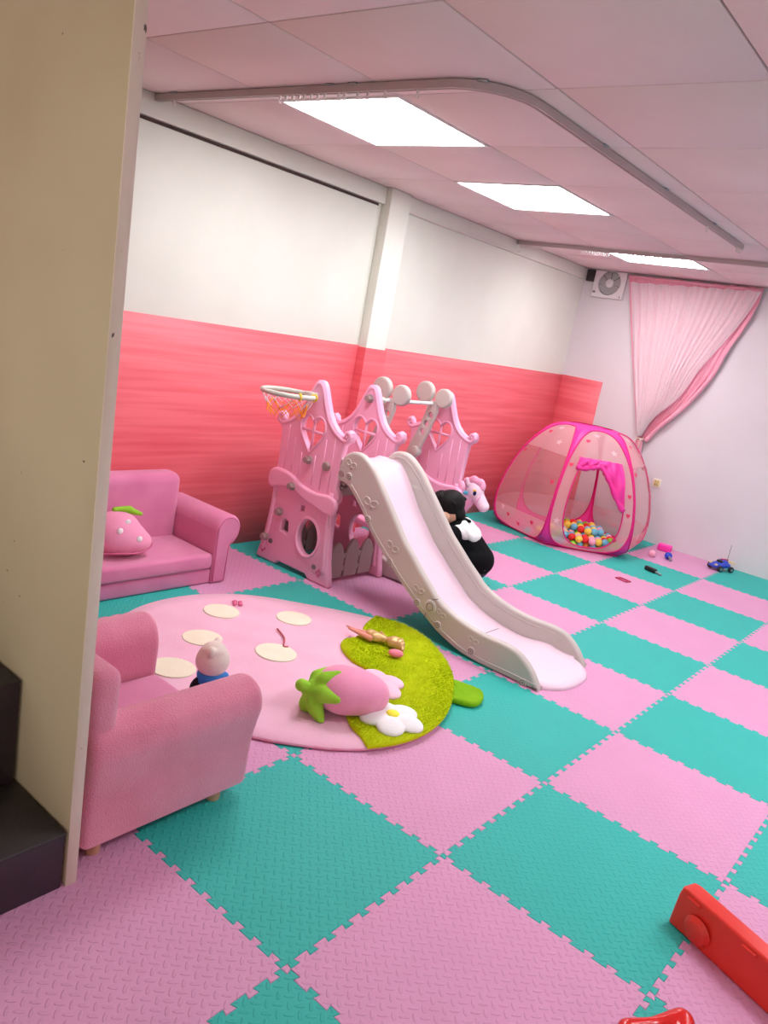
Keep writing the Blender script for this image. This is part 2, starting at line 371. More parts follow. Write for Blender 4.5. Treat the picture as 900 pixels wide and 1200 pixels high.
link('foam_wrap', me_py([(x, y, .013) for x, y in wp_]+[(x, y, cz-.006) for x, y in wp_], [(0, 1, 5, 4), (1, 2, 6, 5), (2, 3, 7, 6), (4, 5, 6, 7)]), 'coral', wl, smooth=False)
coral('foam_sheet', (XL, PY1+.006, .013), (XL+.006, YB, cz+.004), wl)
wb = setp(link('wall_back', box_me((XL-.1, YB, 0), (XR+.1, YB+.1, ZC+.1)), 'wall_white', smooth=False), 'white back wall with the tied curtain', kind='structure')
coral('foam_sheet', (XL+.006, YB-.006, .013), (-2.02, YB, cz+.008), wb)
setp(link('wall_right', box_me((XR, YF, 0), (XR+.1, YB, ZC+.1)), 'wall_white', smooth=False), 'white right wall out of view', kind='structure')
# ceiling of butted boards
ce = setp(link('ceiling', box_me((XL-.1, YF, ZC+.012), (XR+.1, YB+.1, ZC+.1)), 'ceil_back', smooth=False), 'dim pinkish board ceiling with thin joints', kind='structure')
gx = [XL]+[-1.755+.632*k for k in range(0, 8)]; gx = [x for x in gx if x < XR-.1]+[XR]
gy = [YF, -1.97, -1.34, -.71, -.08, .547, 1.167, 1.787, 2.426, 3.066, 3.62, 4.2, 4.79, YB]
LCELL = {(1, 6), (1, 8), (1, 11), (5, 6), (5, 8), (5, 11)}  # left row is the room's own; unseen right row is added to even the light
for a in range(len(gx)-1):
    for b in range(len(gy)-1):
        g = .0032
        if (a, b) in LCELL:
            x0, x1, y0, y1 = gx[a], gx[a+1], gy[b], gy[b+1]
            lab = ('unseen ceiling light panel added for fill, right-hand row, '+{6: 'nearest', 8: 'middle', 11: 'farthest'}[b]+' one, out of the photo') if a == 5 else {6: 'square ceiling light panel nearest the camera, crossed by the curved rail', 8: 'middle square ceiling light panel between the two rails', 11: 'far square ceiling light panel above the curtain, behind the straight rail'}[b]
            t = thing('ceiling_light', lab, 'ceiling light', ((x0+x1)/2, (y0+y1)/2, ZC), group='square ceiling light panels')
            hx, hy = (x1-x0)/2-.003, (y1-y0)/2-.003
            v = [(sx*(hx-k), sy*(hy-k), z) for k, z in ((0, .01), (0, -.004), (.014, -.004), (.014, .004)) for sx, sy in ((-1, -1), (1, -1), (1, 1), (-1, 1))]
            f = [(r*4+i, r*4+(i+1) % 4, r*4+4+(i+1) % 4, r*4+4+i) for r in range(3) for i in range(4)]
            link('light_frame', me_py(v, [tuple(reversed(q)) for q in f]), 'frame_white', t, smooth=False)
            link('diffuser', box_me((-hx+.013, -hy+.013, .001), (hx-.013, hy-.013, .006)), 'light', t, smooth=False)
            continue
        link('ceiling_board', box_me((gx[a]+g, gy[b]+g, ZC), (gx[a+1]-g, gy[b+1]-g, ZC+.012), .0015, 1), 'ceiling', ce, smooth=False)
# curtain rails screwed under the ceiling
def sweep(path, w, h):
    v, f = [], []; K = len(path)
    for i, p in enumerate(path):
        t = (path[min(i+1, K-1)]-path[max(i-1, 0)]); t.z = 0; t.normalize(); n = Vector((-t.y, t.x, 0))
        for a, z in ((-1, 0), (1, 0), (1, -h), (.35, -h), (.35, -h+.006), (-.35, -h+.006), (-.35, -h), (-1, -h)): v.append(p+n*a*w/2+Vector((0, 0, z)))
    n = 8
    for i in range(K-1):
        for j in range(n): f.append((i*n+j, i*n+(j+1) % n, (i+1)*n+(j+1) % n, (i+1)*n+j))
    f.append(tuple(range(n))); f.append(tuple(reversed(range((K-1)*n, K*n))))
    return me_py(v, [tuple(reversed(q)) for q in f])
ZR = ZC-.004
q0 = onplane(173, 112, 2, ZR-.012); q1 = onplane(560, 101, 2, ZR-.012); q2 = onplane(895, 292, 2, ZR-.012)
ry, rx = (q0.y+q1.y)/2, -.60
RAD = .22
path = [Vector((XL+.03, ry, ZR))]+[Vector((XL+.03+(rx-RAD-XL-.03)*k/6, ry, ZR)) for k in range(1, 7)]
path += [Vector((rx-RAD+RAD*math.sin(a), ry+RAD-RAD*math.cos(a), ZR)) for a in [PI/2*k/10 for k in range(1, 11)]]
path += [Vector((rx, ry+RAD+(q2.y-ry-RAD)*k/8, ZR)) for k in range(1, 9)]
r1 = thing('curtain_rail', 'long curved curtain rail bending across the ceiling', 'curtain rail', (rx-.8, ry, ZR))
link('track', sweep(path, .022, .026), 'rail', r1, world=True, smooth=False)
gl = lambda par, x, y, zt: link('glider', GL, 'glider', par).__setattr__('location', Vector((x, y, zt))-Vector(par.location))
GL = join_me(box_me((-.004, -.004, -.012), (.004, .004, 0)), tube_me([(0, .007*math.cos(a), -.019+.007*math.sin(a)) for a in [2*PI*k/10 for k in range(10)]], .0016, 5, True))
GL.materials.append(MAT['glider'])
for px in (174, 205, 330, 337, 345, 352, 358, 366, 374, 382, 398, 405, 420, 432, 452, 490):
    p = onplane(px, 112 if px < 300 else 106, 1, ry); gl(r1, p.x, ry, ZR-.026)
for k in range(7): gl(r1, rx, q2.y-.01-.018*k-(0 if k < 5 else .5), ZR-.026)
for x, y, a in ((-2.25, ry, 0), (-1.33, ry, 0), (-1.22, ry, 0), (rx-.1, ry+.03, .3), (rx, 1.75, PI/2), (rx, 2.4, PI/2), (rx, 3.1, PI/2)):
    link('bracket', box_me((x-.018, y-.018, ZR-.004), (x+.018, y+.018, ZC), .002, 1, rot=a), 'steel', r1, world=True)
q3 = onplane(604, 284, 2, ZR-.012); ry2 = onplane(750, 297, 2, ZR-.012).y
r2 = thing('curtain_rail', 'straight curtain rail in front of the far ceiling light', 'curtain rail', (-1, ry2, ZR))
link('track', sweep([Vector((XL+.03+k*.5, ry2, ZR)) for k in range(10)], .022, .026), 'rail', r2, world=True, smooth=False)
for k in range(14): gl(r2, XL+.06+k*.014, ry2, ZR-.026)
for k in range(16): gl(r2, -1.86+k*.014, ry2, ZR-.026)
for k in range(9): gl(r2, -1.5+k*.03, ry2, ZR-.026)

# ------------------------------------------------------------------ partition and stairs on the left
lean = .037/1.86
pm_ = box_me((XL+.01, -.232, 0), (-.502, -.208, ZC-.002), .0015, 1)
for v in pm_.vertices: v.co.y -= lean*v.co.z
wp = setp(link('wall_partition', pm_, 'part_face', smooth=False), 'tan painted thin partition with a worn pale edge beside the stairs', kind='structure')
em = box_me((-.502, -.2335, 0.0), (-.4975, -.2065, ZC-.002), .001, 1)
for v in em.vertices: v.co.y -= lean*v.co.z
link('edge_strip', em, 'part_edge', wp, smooth=False)
st = thing('staircase', 'dark stairs with worn steps against the tan partition', 'stairs', (-.7, -.7, 0))
for k, (xa, za, zb) in enumerate(((-.503, .002, .155), (onplane(24, 850, 1, -.24).x, .155, onplane(27, 800, 1, -.245).z), (-1.10, .385, .61), (-1.40, .61, .84))):
    s = link('step', box_me((-1.75, -1.15, za), (xa, -.238-lean*zb, zb), .006, 2), 'stair_riser', st, world=True, smooth=False)
    link('tread', box_me((-1.75 if k == 3 else xa-.3, -1.15, zb-.001), (xa+.003, -.2385-lean*zb, zb+.004), .002, 1), 'stair', s, world=True, smooth=False)

# ------------------------------------------------------------------ sofa and armchair
def arm_profile(wb, roll, top, z0, n=14):
    """scroll arm seen from the front, inner face at 0, outwards positive"""
    r = roll/2; c = (r*.98, top-r)
    o = [(0, z0), (0, top-r)]
    for k in range(n+1):
        a = PI - (PI+1.05)*k/n; o.append((c[0]+r*math.cos(a), c[1]+r*math.sin(a)))
    o += [(wb+.004, top-roll*1.05), (wb, top*.45), (wb-.004, z0)]
    return o
so = thing('toddler_sofa', 'small pink plush sofa against the coral wall with a cushion on its seat', 'sofa', (-2.17, .92, 0))
SY0, SY1 = .50, 1.318
link('base', box_me((-2.385, SY0, .014), (-1.948, SY1, .088), .012, 4), 'plush', so, world=True)
link('seat', box_me((-2.30, SY0, .090), (-1.94, SY1, .168), .02, 5), 'plush', so, world=True)
bk = box_me((-2.40, SY0-.06, .05), (-2.265, SY1+.02, .49), .05, 6); link('backrest', bk, 'plush', so, world=True)
for sgn, y0 in ((1, SY1), (-1, SY0)):
    pr = arm_profile(.085, .148, .362, .014)
    me = panel_me([[(y0+sgn*a, b) for a, b in (pr if sgn > 0 else pr[::-1])]], .44, .016, 4, 'YZ', -2.155)
    ar = link('arm', me, 'plush', so, world=True)
    link('piping', tube_me([(-1.9375, y0+sgn*a, b) for a, b in cr([(a*.88+.006, b-.008 if b > .2 else b+.002) for a, b in [tuple(x) for x in pr]] and [Vector((a*.88+.006, (b-.2)*.93+.2 if b > .2 else b+.004, 0)) for a, b in pr], 2) for a, b in [(a, b)]] if False else [(-1.9375, y0+sgn*(a*.86+.008), ((b-.2)*.92+.2 if b > .2 else b+.006)) for a, b in pr], .0035, 6), 'piping', ar, world=True)
ac = thing('toddler_armchair', 'pink plush armchair with wooden feet beside the tan partition', 'armchair', (-.82, .07, 0))
AX0, AX1, AY0, AY1, AZ = -1.0, -.655, -.185, .335, .055
link('base', box_me((AX0-.01, AY0+.02, AZ), (AX1+.01, AY1-.02, .12), .012, 4), 'plush_deep', ac, world=True)
link('seat', box_me((AX0, AY0+.08, .115), (AX1, AY1, .20), .025, 5), 'plush', ac, world=True)
for sgn, x0 in ((1, AX1), (-1, AX0)):
    pr = [(q.x, q.y) for q in cr([Vector(p_+(0,)) for p_ in ((0, AZ), (0, .2), (.0, .295), (.022, .35), (.07, .376), (.122, .358), (.146, .31), (.138, .26), (.126, .20), (.122, .12), (.12, AZ))], 4)]
    me = panel_me([[(x0+sgn*a, b) for a, b in (pr[::-1] if sgn > 0 else pr)]], AY1-AY0+.01, .028, 6, 'XZ', (AY0+AY1)/2+.005)
    link('arm', me, 'plush_deep', ac, world=True)
link('backrest', box_me((AX0-.10, AY0-.004, .13), (AX1+.115, AY0+.085, .515), .035, 6), 'plush_deep', ac, world=True)
for x in (-.57, -1.08):
    for y in (AY0+.06, AY1-.085): link('leg', cyl_me((x, y, .0125), (x, y, AZ+.02), .019, .023, 16, .003), 'wood', ac, world=True)

# ------------------------------------------------------------------ strawberry rug
RC = Vector((-1.13, 1.12, 0)); RR = .725; RZ = .0135
rug = thing('strawberry_rug', 'round pink strawberry rug with cream dots and fluffy green leaf', 'rug', RC)
RUGP = [(-1.819, .861), (-1.838, 1.044), (-1.803, 1.221), (-1.696, 1.402), (-1.542, 1.523), (-1.389, 1.643), (-1.221, 1.748), (-1.05, 1.80), (-.863, 1.721), (-.687, 1.597), (-.551, 1.417), (-.467, 1.258), (-.422, 1.07), (-.437, .928), (-.476, .825), (-.583, .685), (-.668, .621), (-.743, .548), (-.9, .48), (-1.1, .44), (-1.3, .44), (-1.5, .50), (-1.66, .60), (-1.77, .73)]
RUGA = sorted((math.atan2(y-RC.y, x-RC.x), math.hypot(x-RC.x, y-RC.y)) for x, y in RUGP)
RUGA = [(RUGA[-1][0]-2*PI, RUGA[-1][1])]+RUGA+[(RUGA[0][0]+2*PI, RUGA[0][1])]
def rug_r0(a):
    a = (a+PI) % (2*PI)-PI
    for (p, r), (q, t) in zip(RUGA, RUGA[1:]):
        if p <= a <= q: return r+(t-r)*(a-p)/(q-p)
def rug_r(a): return sum(rug_r0(a+d*.05) for d in (-3, -2, -1, 0, 1, 2, 3))/7
def green_at(p):                     # is a floor point on the leaf part of the rug
    return p
px2 = lambda x, y, z=.02: onplane(160+x*.46667, 680+y*.46667, 2, z)
bnd = [px2(*q) for q in ((597, 99), (572, 120), (556, 148), (520, 158), (512, 176), (540, 210), (585, 240), (560, 275), (520, 300), (520, 330), (535, 372), (560, 400), (577, 427))]
def disc(rfun, z, top, n=72, rings=10, amp=.0, seed=0):
    rnd = random.Random(seed); v = [(0, 0, top)]; f = []
    for k in range(1, rings+1):
        for i in range(n):
            a = 2*PI*i/n; t = k/rings; r = rfun(a)*t
            x, y = r*math.cos(a), r*math.sin(a)
            h = top + amp*(math.sin(x*23+y*9)+math.sin(y*31-x*13+1))*.5*(1-t**6)
            v.append((x, y, h))
    for i in range(n): f.append((0, 1+i, 1+(i+1) % n))
    for k in range(rings-1):
        for i in range(n): f.append((1+k*n+i, 1+(k+1)*n+i, 1+(k+1)*n+(i+1) % n, 1+k*n+(i+1) % n))
    b0 = 1+(rings-1)*n; e = len(v)
    for i in range(n):
        a = 2*PI*i/n; r = rfun(a)+.005; v.append((r*math.cos(a), r*math.sin(a), (z+top)/2))
    for i in range(n):
        a = 2*PI*i/n; r = rfun(a); v.append((r*math.cos(a), r*math.sin(a), z))
    for i in range(n):
        j = (i+1) % n; f += [(b0+i, e+i, e+j, b0+j), (e+i, e+n+i, e+n+j, e+j)]
    return me_py(v, f)
link('rug_body', disc(rug_r, RZ, RZ+.014, amp=.0022), 'rug_pink', rug)
link('rug_binding', tube_me([(rug_r(a)*math.cos(a), rug_r(a)*math.sin(a), RZ+.0055) for a in [2*PI*i/96 for i in range(96)]], .0055, 6, True), 'rug_edge', rug)
# leaf: outer arc of the rug between the ends of the zig-zag boundary
aa0 = math.atan2(bnd[-1].y-RC.y, bnd[-1].x-RC.x); aa1 = math.atan2(bnd[0].y-RC.y, bnd[0].x-RC.x)
arc = [Vector((RC.x+(rug_r(a)+.012)*math.cos(a), RC.y+(rug_r(a)+.012)*math.sin(a), 0)) for a in [aa0+(aa1-aa0)*k/30 for k in range(31)]]
leafo = [(p.x-RC.x, p.y-RC.y) for p in arc] + [(p.x-RC.x, p.y-RC.y) for p in cr(bnd, 4)[1:-1]]
lf = link('rug_leaf', panel_me([leafo], .016, .006, 3, 'XY', RZ+.019), 'rug_green', rug, label='fluffy lime green leaf')
def inside(x, y, poly):
    c = False; j = len(poly)-1
    for i in range(len(poly)):
        if (poly[i][1] > y) != (poly[j][1] > y) and x < (poly[j][0]-poly[i][0])*(y-poly[i][1])/(poly[j][1]-poly[i][1])+poly[i][0]: c = not c
        j = i
    return c
rf = random.Random(3); v, f = [], []
xs = [q[0] for q in leafo]; ys = [q[1] for q in leafo]
while len(f) < 30000:
    x, y = rf.uniform(min(xs), max(xs)), rf.uniform(min(ys), max(ys))
    if not inside(x, y, leafo): continue
    a = rf.uniform(0, 2*PI); w_ = .0016; l = rf.uniform(.006, .013)
    la = math.sin(x*14+y*9)*1.3+rf.uniform(-.9, .9)+.4; k = len(v)
    v += [(x+w_*math.cos(a), y+w_*math.sin(a), RZ+.026), (x-w_*math.cos(a), y-w_*math.sin(a), RZ+.026), (x+l*.8*math.cos(la), y+l*.8*math.sin(la), RZ+.026+l*.75)]
    f.append((k, k+1, k+2))
setp(link('leaf_pile', me_py(v, f), 'fur', lf, world=False), kind='stuff')
stc = px2(815, 290)-RC
link('rug_stem', panel_me([[(stc.x-.005+x*math.cos(.35)-y*math.sin(.35), stc.y+x*math.sin(.35)+y*math.cos(.35)) for x, y in [tuple(q.xy) for q in cr([Vector(p+(0,)) for p in ((-.07, -.07), (.03, -.08), (.08, -.055), (.092, .01), (.07, .075), (.0, .09), (-.07, .08))], 5, True)]]], .026, .012, 4, 'XY', RZ+.0135), 'rug_stem', rug)
for (cx, cy, rx_, ry_, a) in ((213, 78, .082, .078, .3), (165, 145, .082, .076, .9), (90, 220, .088, .08, .5), (350, 182, .088, .082, .2), (395, 96, .082, .078, .6)):
    p = px2(cx, cy, .028)-RC
    if p.xy.length > RR-.06 or p.x+RC.x < -1.9: continue
    link('rug_dot', panel_me([ell(p.x, p.y, rx_, ry_, 28, a)], .007, .003, 2, 'XY', RZ+.0155), 'rug_dot', rug, label='cream dot')
def flower(c, r, mat, name, rot, core):
    ps = [('e', (c[0]+math.cos(a)*r*.62, c[1]+math.sin(a)*r*.62, c[2]+.014), (r*.54, r*.5, .019), (0, .12, a)) for a in [rot+2*PI*k/5 for k in range(5)]]
    o = link(name, blob_me(ps+[('e', (c[0], c[1], c[2]+.01), (r*.3, r*.3, .013))], .005, 3), mat, rug)
    if core: link('flower_core', sph_me(r*.2, (c[0], c[1], c[2]+.028), (1.2, 1.2, .6)), 'yellow', o)
p = px2(640, 352, .04)-RC; flower((p.x, p.y, RZ+.024), .105, 'white_felt', 'cloth_flower', .3, True)
p = px2(605, 268, .04)-RC; flower((p.x-.01, p.y+.0, RZ+.024), .105, 'pale_pink_felt', 'cloth_flower', -.1, False)

# strawberry plush lying on the rug
sc_ = onplane(400, 845, 2, .03); sp_ = thing('strawberry_plush', 'plump pink strawberry plush with a green star leaf lying on the rug', 'plush toy', (-.70, .925, .028))
bo = link('berry_body', blob_me([('e', (.0, .0, .083), (.115, .108, .083)), ('e', (.055, .07, .072), (.085, .085, .07), (0, 0, .9)), ('e', (.025, .03, .08), (.12, .108, .079), (0, 0, .9))], .008, 6), 'berry', sp_)
sdir = Vector((-.62, -.72, .0)).normalized()
lc = Vector((-.05, -.085, .075)); nrm = Vector((-.42, -.80, .42)).normalized()
e1 = nrm.cross(Vector((0, 0, 1))).normalized(); e2 = e1.cross(nrm) * -1
prims = [('e', lc+nrm*.004, (.045, .045, .045))]
for k in range(6):
    a = .35+2*PI*k/6; d = e1*math.cos(a)+e2*math.sin(a)
    p0 = lc+nrm*.006; p1 = lc+d*.055+nrm*.0; p2 = lc+d*.098-nrm*.032
    prims += [('c', p0, .034, p1, .032), ('c', p1, .032, p2, .015)]
lm = blob_me(prims, .005, 3)
for vv in lm.vertices: vv.co.z = max(vv.co.z, .003)
ll = link('berry_leaf', lm, 'leaf', sp_, label='green felt star leaf')
link('berry_stem', blob_me([('c', lc+nrm*.03, .021, lc+nrm*.066, .024)], .005, 2), 'leaf', ll)

# ------------------------------------------------------------------ play castle with slide
CX = -1.92
ca = thing('play_castle', 'pink plastic play castle with basketball hoop and grey slide', 'play castle', (-1.4, 2.4, 0))
half = [(0, 1.047), (.018, 1.044), (.034, 1.03), (.050, 1.0), (.072, .948), (.096, .898), (.128, .853), (.165, .822), (.2, .803), (.219, .805), (.226, .826), (.246, .838), (.268, .828), (.276, .803), (.268, .778), (.246, .766), (.232, .752), (.226, .70), (.222, .60), (.222, .528), (.24, .515), (.252, .492), (.25, .462), (.236, .445), (.228, .42), (.23, .34), (.238, .24), (.252, .13), (.274, .05), (.282, .012), (.275, .0015), (.13, .0015), (.112, .016), (.1, .024)]
rim = half + [(-x, z) for x, z in reversed(half[1:])]
def heart(cx, cz, w_, h_, n=36):
    o = []
    for i in range(n):
        t = 2*PI*i/n; x = math.sin(t)**3*.8+math.sin(t)*.2; y = 13*math.cos(t)-3.9*math.cos(2*t)-1.6*math.cos(3*t)-.6*math.cos(4*t)
        o.append((x, y))
    y0, y1 = min(q[1] for q in o), max(q[1] for q in o); xm = max(q[0] for q in o)
    o = [(cx+x/xm*w_/2, cz+((y-y0)/(y1-y0)-.5)*h_) for x, y in o]
    return o[::-1]
H0 = heart(.0, .762, .172, .185)
oval = ell(.085, .222, .075, .098)[::-1]
dhole = [(-.125, .20), (-.122, .25), (-.10, .27), (-.075, .262), (-.068, .21), (-.075, .19)]
sq = [(.0, .348), (.0, .378), (.026, .378), (.026, .348)]
PTH = .04
hex_me = {}
def hexknob(c, r, d, n=6, ax=(0, -1, 0)):
    c = Vector(c); ax = Vector(ax)
    return join_me(cyl_me(c, c+ax*d*.35, r*1.12, r*1.05, 20), cyl_me(c+ax*d*.3, c+ax*d, r*.95, r*.82, n))
panel_mesh = panel_me([rim, H0, oval, dhole, sq], PTH, .011, 3, 'XZ', 0)
def castle_panel(y, holds, name='side_panel'):
    P_ = link(name, panel_mesh, 'cas_pink', ca); P_.location = Vector((CX, y, MATZ))-Vector(ca.location)
    fy = -PTH/2
    # roof trim with scrolls, heart frame, cross bars, band and ridges
    for s in (-1, 1):
        pts = [(s*x, fy+.006, z) for x, z in [(0, 1.028), (.016, 1.022), (.032, .998), (.054, .946), (.079, .893), (.112, .843), (.152, .807), (.192, .787), (.222, .776), (.248, .781), (.262, .8), (.252, .82), (.235, .818), (.232, .803), (.244, .798)]]
        link('roof_trim', tube_me(cr(pts, 3), .0125, 8, radii=None), 'cas_pink', P_)
        link('leg_rib', tube_me(cr([(s*.205, fy+.003, .50), (s*.206, fy+.003, .36), (s*.216, fy+.003, .2), (s*.236, fy+.003, .06)], 4), .014, 8), 'cas_pink', P_)
    link('heart_frame', tube_me([(x, fy, z) for x, z in heart(0, .762, .184, .198)], .0065, 7, True), 'cas_pink', P_)
    link('window_bar', tube_me([(0, -.010, .835), (0, -.010, .672)], .0075, 8), 'cas_pink', P_)
    link('window_bar', tube_me([(-.082, -.010, .778), (.082, -.010, .778)], .0075, 8), 'cas_pink', P_)
    link('oval_frame', tube_me([(x, fy+.002, z) for x, z in ell(.085, .222, .083, .106)], .010, 8, True), 'cas_pink', P_)
    band = cr([Vector(q+(0,)) for q in ((-.243, .515), (-.20, .535), (-.10, .528), (.0, .49), (.10, .475), (.2, .485), (.255, .465), (.262, .425), (.24, .392), (.19, .385), (.12, .40), (.03, .415), (-.06, .445), (-.15, .44), (-.22, .42), (-.25, .44), (-.255, .48))], 3, True)
    link('ribbon_band', panel_me([[(q.x, q.y) for q in band]], .03, .013, 3, 'XZ', fy-.008), 'cas_pink', P_)
    for x, z0, z1 in ((-.165, .54, .78), (-.11, .54, .72), (-.05, .525, .655), (.05, .5, .66), (.11, .49, .76), (.17, .49, .78)):
        link('plank_ridge', tube_me([(x*1.02, fy, z0), (x, fy, z1)], .0035, 5), 'cas_pink', P_)
    link('loop_rib', tube_me(cr([(.12, fy, .395), (.13, fy, .35), (.165, fy, .318), (.235, fy+.004, .312)], 4), .006, 6), 'cas_pink', P_)
    for x, z in ((.165, .085), (-.18, .12)):
        link('bolt', cyl_me((x, fy+.004, z), (x, fy-.006, z), .016, .013, 16), 'seam', P_)
    for x in (-.235, .205):
        link('flower_mark', join_me(*[cyl_me((x+.013*math.cos(a), fy+.003, .062+.013*math.sin(a)), (x+.013*math.cos(a), fy-.0015, .062+.013*math.sin(a)), .010, n=10) for a in [PI/2*k for k in range(4)]]), 'piping', P_)
    for x, z in holds: link('climbing_hold', hexknob((x, fy-(.02 if z < .53 and z > .42 else .004), z), .021, .03), 'cas_brown', P_)
    return P_
YA, YB_, YC = 1.865, 2.285, 3.02
pA = castle_panel(YA, [(.011, .628), (-.061, .466), (-.141, .30), (-.222, .135)])
link('round_knob', join_me(cyl_me((.137, -PTH/2+.004, .625), (.137, -PTH/2-.014, .625), .026, .023, 20, .004), *[cyl_me((.137+.016*math.cos(a), -PTH/2-.012, .625+.016*math.sin(a)), (.137+.016*math.cos(a), -PTH/2-.017, .625+.016*math.sin(a)), .004, n=8) for a in [PI/3*k for k in range(6)]]), 'cas_brown', pA)
pB = castle_panel(YB_, [(.0, .968), (.2, .075)])
pC = castle_panel(YC, [])
# deck between the two near panels, picket fences, wall sheet inside
link('deck', box_me((CX-.2, YA+.025, .555), (CX+.24, YB_-.025, .595), .008), 'cas_brown', ca, world=True)
link('lower_rung', box_me((CX+.19, YA+.025, .50), (CX+.23, YB_-.025, .55), .008), 'cas_brown', ca, world=True)
def fence(x, y0, y1, name):
    n = 3; w_ = (y1-y0)/n
    pk = thing(name, None, None); pk.parent = ca
    bpy.data.objects.remove(pk)
    o = link(name, box_me((x-.008, y0, .07), (x+.008, y1, .10), .003), 'cas_brown', ca, world=True)
    link('fence_rail', box_me((x-.008, y0, .145), (x+.008, y1, .172), .003), 'cas_brown', o, world=True)
    for k in range(n):
        yc = y0+w_*(k+.5); h_ = .235+.012*(k % 2)
        out = [(yc-w_*.44, .035), (yc-w_*.46, .15), (yc-w_*.30, h_-.03), (yc, h_), (yc+w_*.30, h_-.03), (yc+w_*.46, .15), (yc+w_*.44, .035)]
        link('picket', panel_me([[(q.x, q.y) for q in cr([Vector(p_+(0,)) for p_ in out], 4, False)]], .022, .006, 2, 'YZ', x), 'cas_brown', o, world=True)
fence(CX+.215, YA+.028, YB_-.028, 'picket_fence'); fence(CX-.2, YA+.028, YB_-.028, 'picket_fence')
# basketball hoop
hc = Vector((-1.985, 1.70, .972)); hr = .135
hp = link('hoop_ring', tube_me([hc+Vector((hr*math.cos(a), hr*math.sin(a), 0)) for a in [2*PI*k/40 for k in range(40)]], .0125, 10, True), 'hoop', ca, world=True)
link('hoop_bracket', box_me((CX-.06, 1.80, .955), (CX-.0, YA-.015, .99), .006), 'hoop', hp, world=True)
def netring(k, t, n=12):
    a = 2*PI*(k+t*.5*8)/n; r = hr*(1-.42*t); return hc+Vector((r*math.cos(a), r*math.sin(a), -.005-.115*t))
for part, t0, t1, mt_ in (('net_top', 0, .5, 'net_white'), ('net_bottom', .5, 1.0, 'net_orange')):
    ms = []
    for k in range(12):
        for sg in (-1, 1):
            pts = []
            for q in range(5):
                t = t0+(t1-t0)*q/4; a = 2*PI*(k+sg*t*2)/12; r = hr*(1-.42*t)
                pts.append(hc+Vector((r*math.cos(a), r*math.sin(a), -.005-.115*t+.006*math.sin(k*2.1))))
            ms.append(tube_me(pts, .0017, 4))
    link(part, join_me(*ms), mt_, hp, world=True)
link('net_cord', tube_me(cr([hc+Vector((.1*math.cos(a), .1*math.sin(a), -.075-.03*math.sin(2*a+k))) for k, a in enumerate([.3*q for q in range(14)])], 3), .0035, 5), 'net_orange', hp, world=True)
for a in (-.35, .45): link('net_knot', tube_me([hc+Vector((hr*math.cos(a), hr*math.sin(a), 0))+Vector((.016*math.cos(b)*math.cos(a), .016*math.cos(b)*math.sin(a), .016*math.sin(b))) for b in [2*PI*q/10 for q in range(10)]], .005, 5, True), 'net_yellow', hp, world=True)
# slide: two traced side rails, a chute between them
Y0S, Y1S = 1.815, 2.305
c6 = lambda x, y: (390+x/6, 520+y/6)
c7 = lambda x, y: (480+x*.24444, 640+y*.24444)
TAPER = lambda x: -.088*max(0, min(1, (-.5-x)/1.1))
top_px = [c6(30, 222), c6(48, 150), c6(75, 92), c6(110, 66), c6(150, 58), c6(200, 76), c6(250, 130), c6(300, 215), c6(350, 330), c6(400, 450), c6(450, 570), c6(500, 690), c6(560, 800), c6(620, 910), c6(680, 1010), c7(130, 255), c7(200, 325), c7(280, 385), c7(360, 430), c7(440, 465), c7(500, 500), c7(545, 545), c7(580, 600), c7(602, 655)]
bot_px = [c7(610, 705), c7(590, 714), c7(500, 676), c7(420, 628), c7(330, 574), c7(240, 512), c7(170, 452), c7(120, 402), c7(75, 347), c6(600, 1170), c6(530, 1060), c6(460, 960), c6(400, 860), c6(350, 780), c6(280, 660), c6(230, 560), c6(200, 480), c6(150, 380), c6(110, 310), c6(70, 270), c6(30, 250)]
def pxz(px): p = onplane(px[0], px[1], 1, Y0S); return (p.x, max(p.z, MATZ+.002))
topc = [pxz(p) for p in top_px]; botc = [pxz(p) for p in bot_px]
rail_out = topc+botc
RTH = .042
def inset(poly, d):
    out = []; K = len(poly)
    for i in range(K):
        a, b, c = Vector(poly[i-1]), Vector(poly[i]), Vector(poly[(i+1) % K])
        t = ((c-b).normalized()+(b-a).normalized()); t.normalize(); out.append((b.x+t.y*d, b.y-t.x*d))
    return out
sm_out = [(q.x, q.y) for q in cr([Vector(p+(0,)) for p in rail_out], 3, True)]
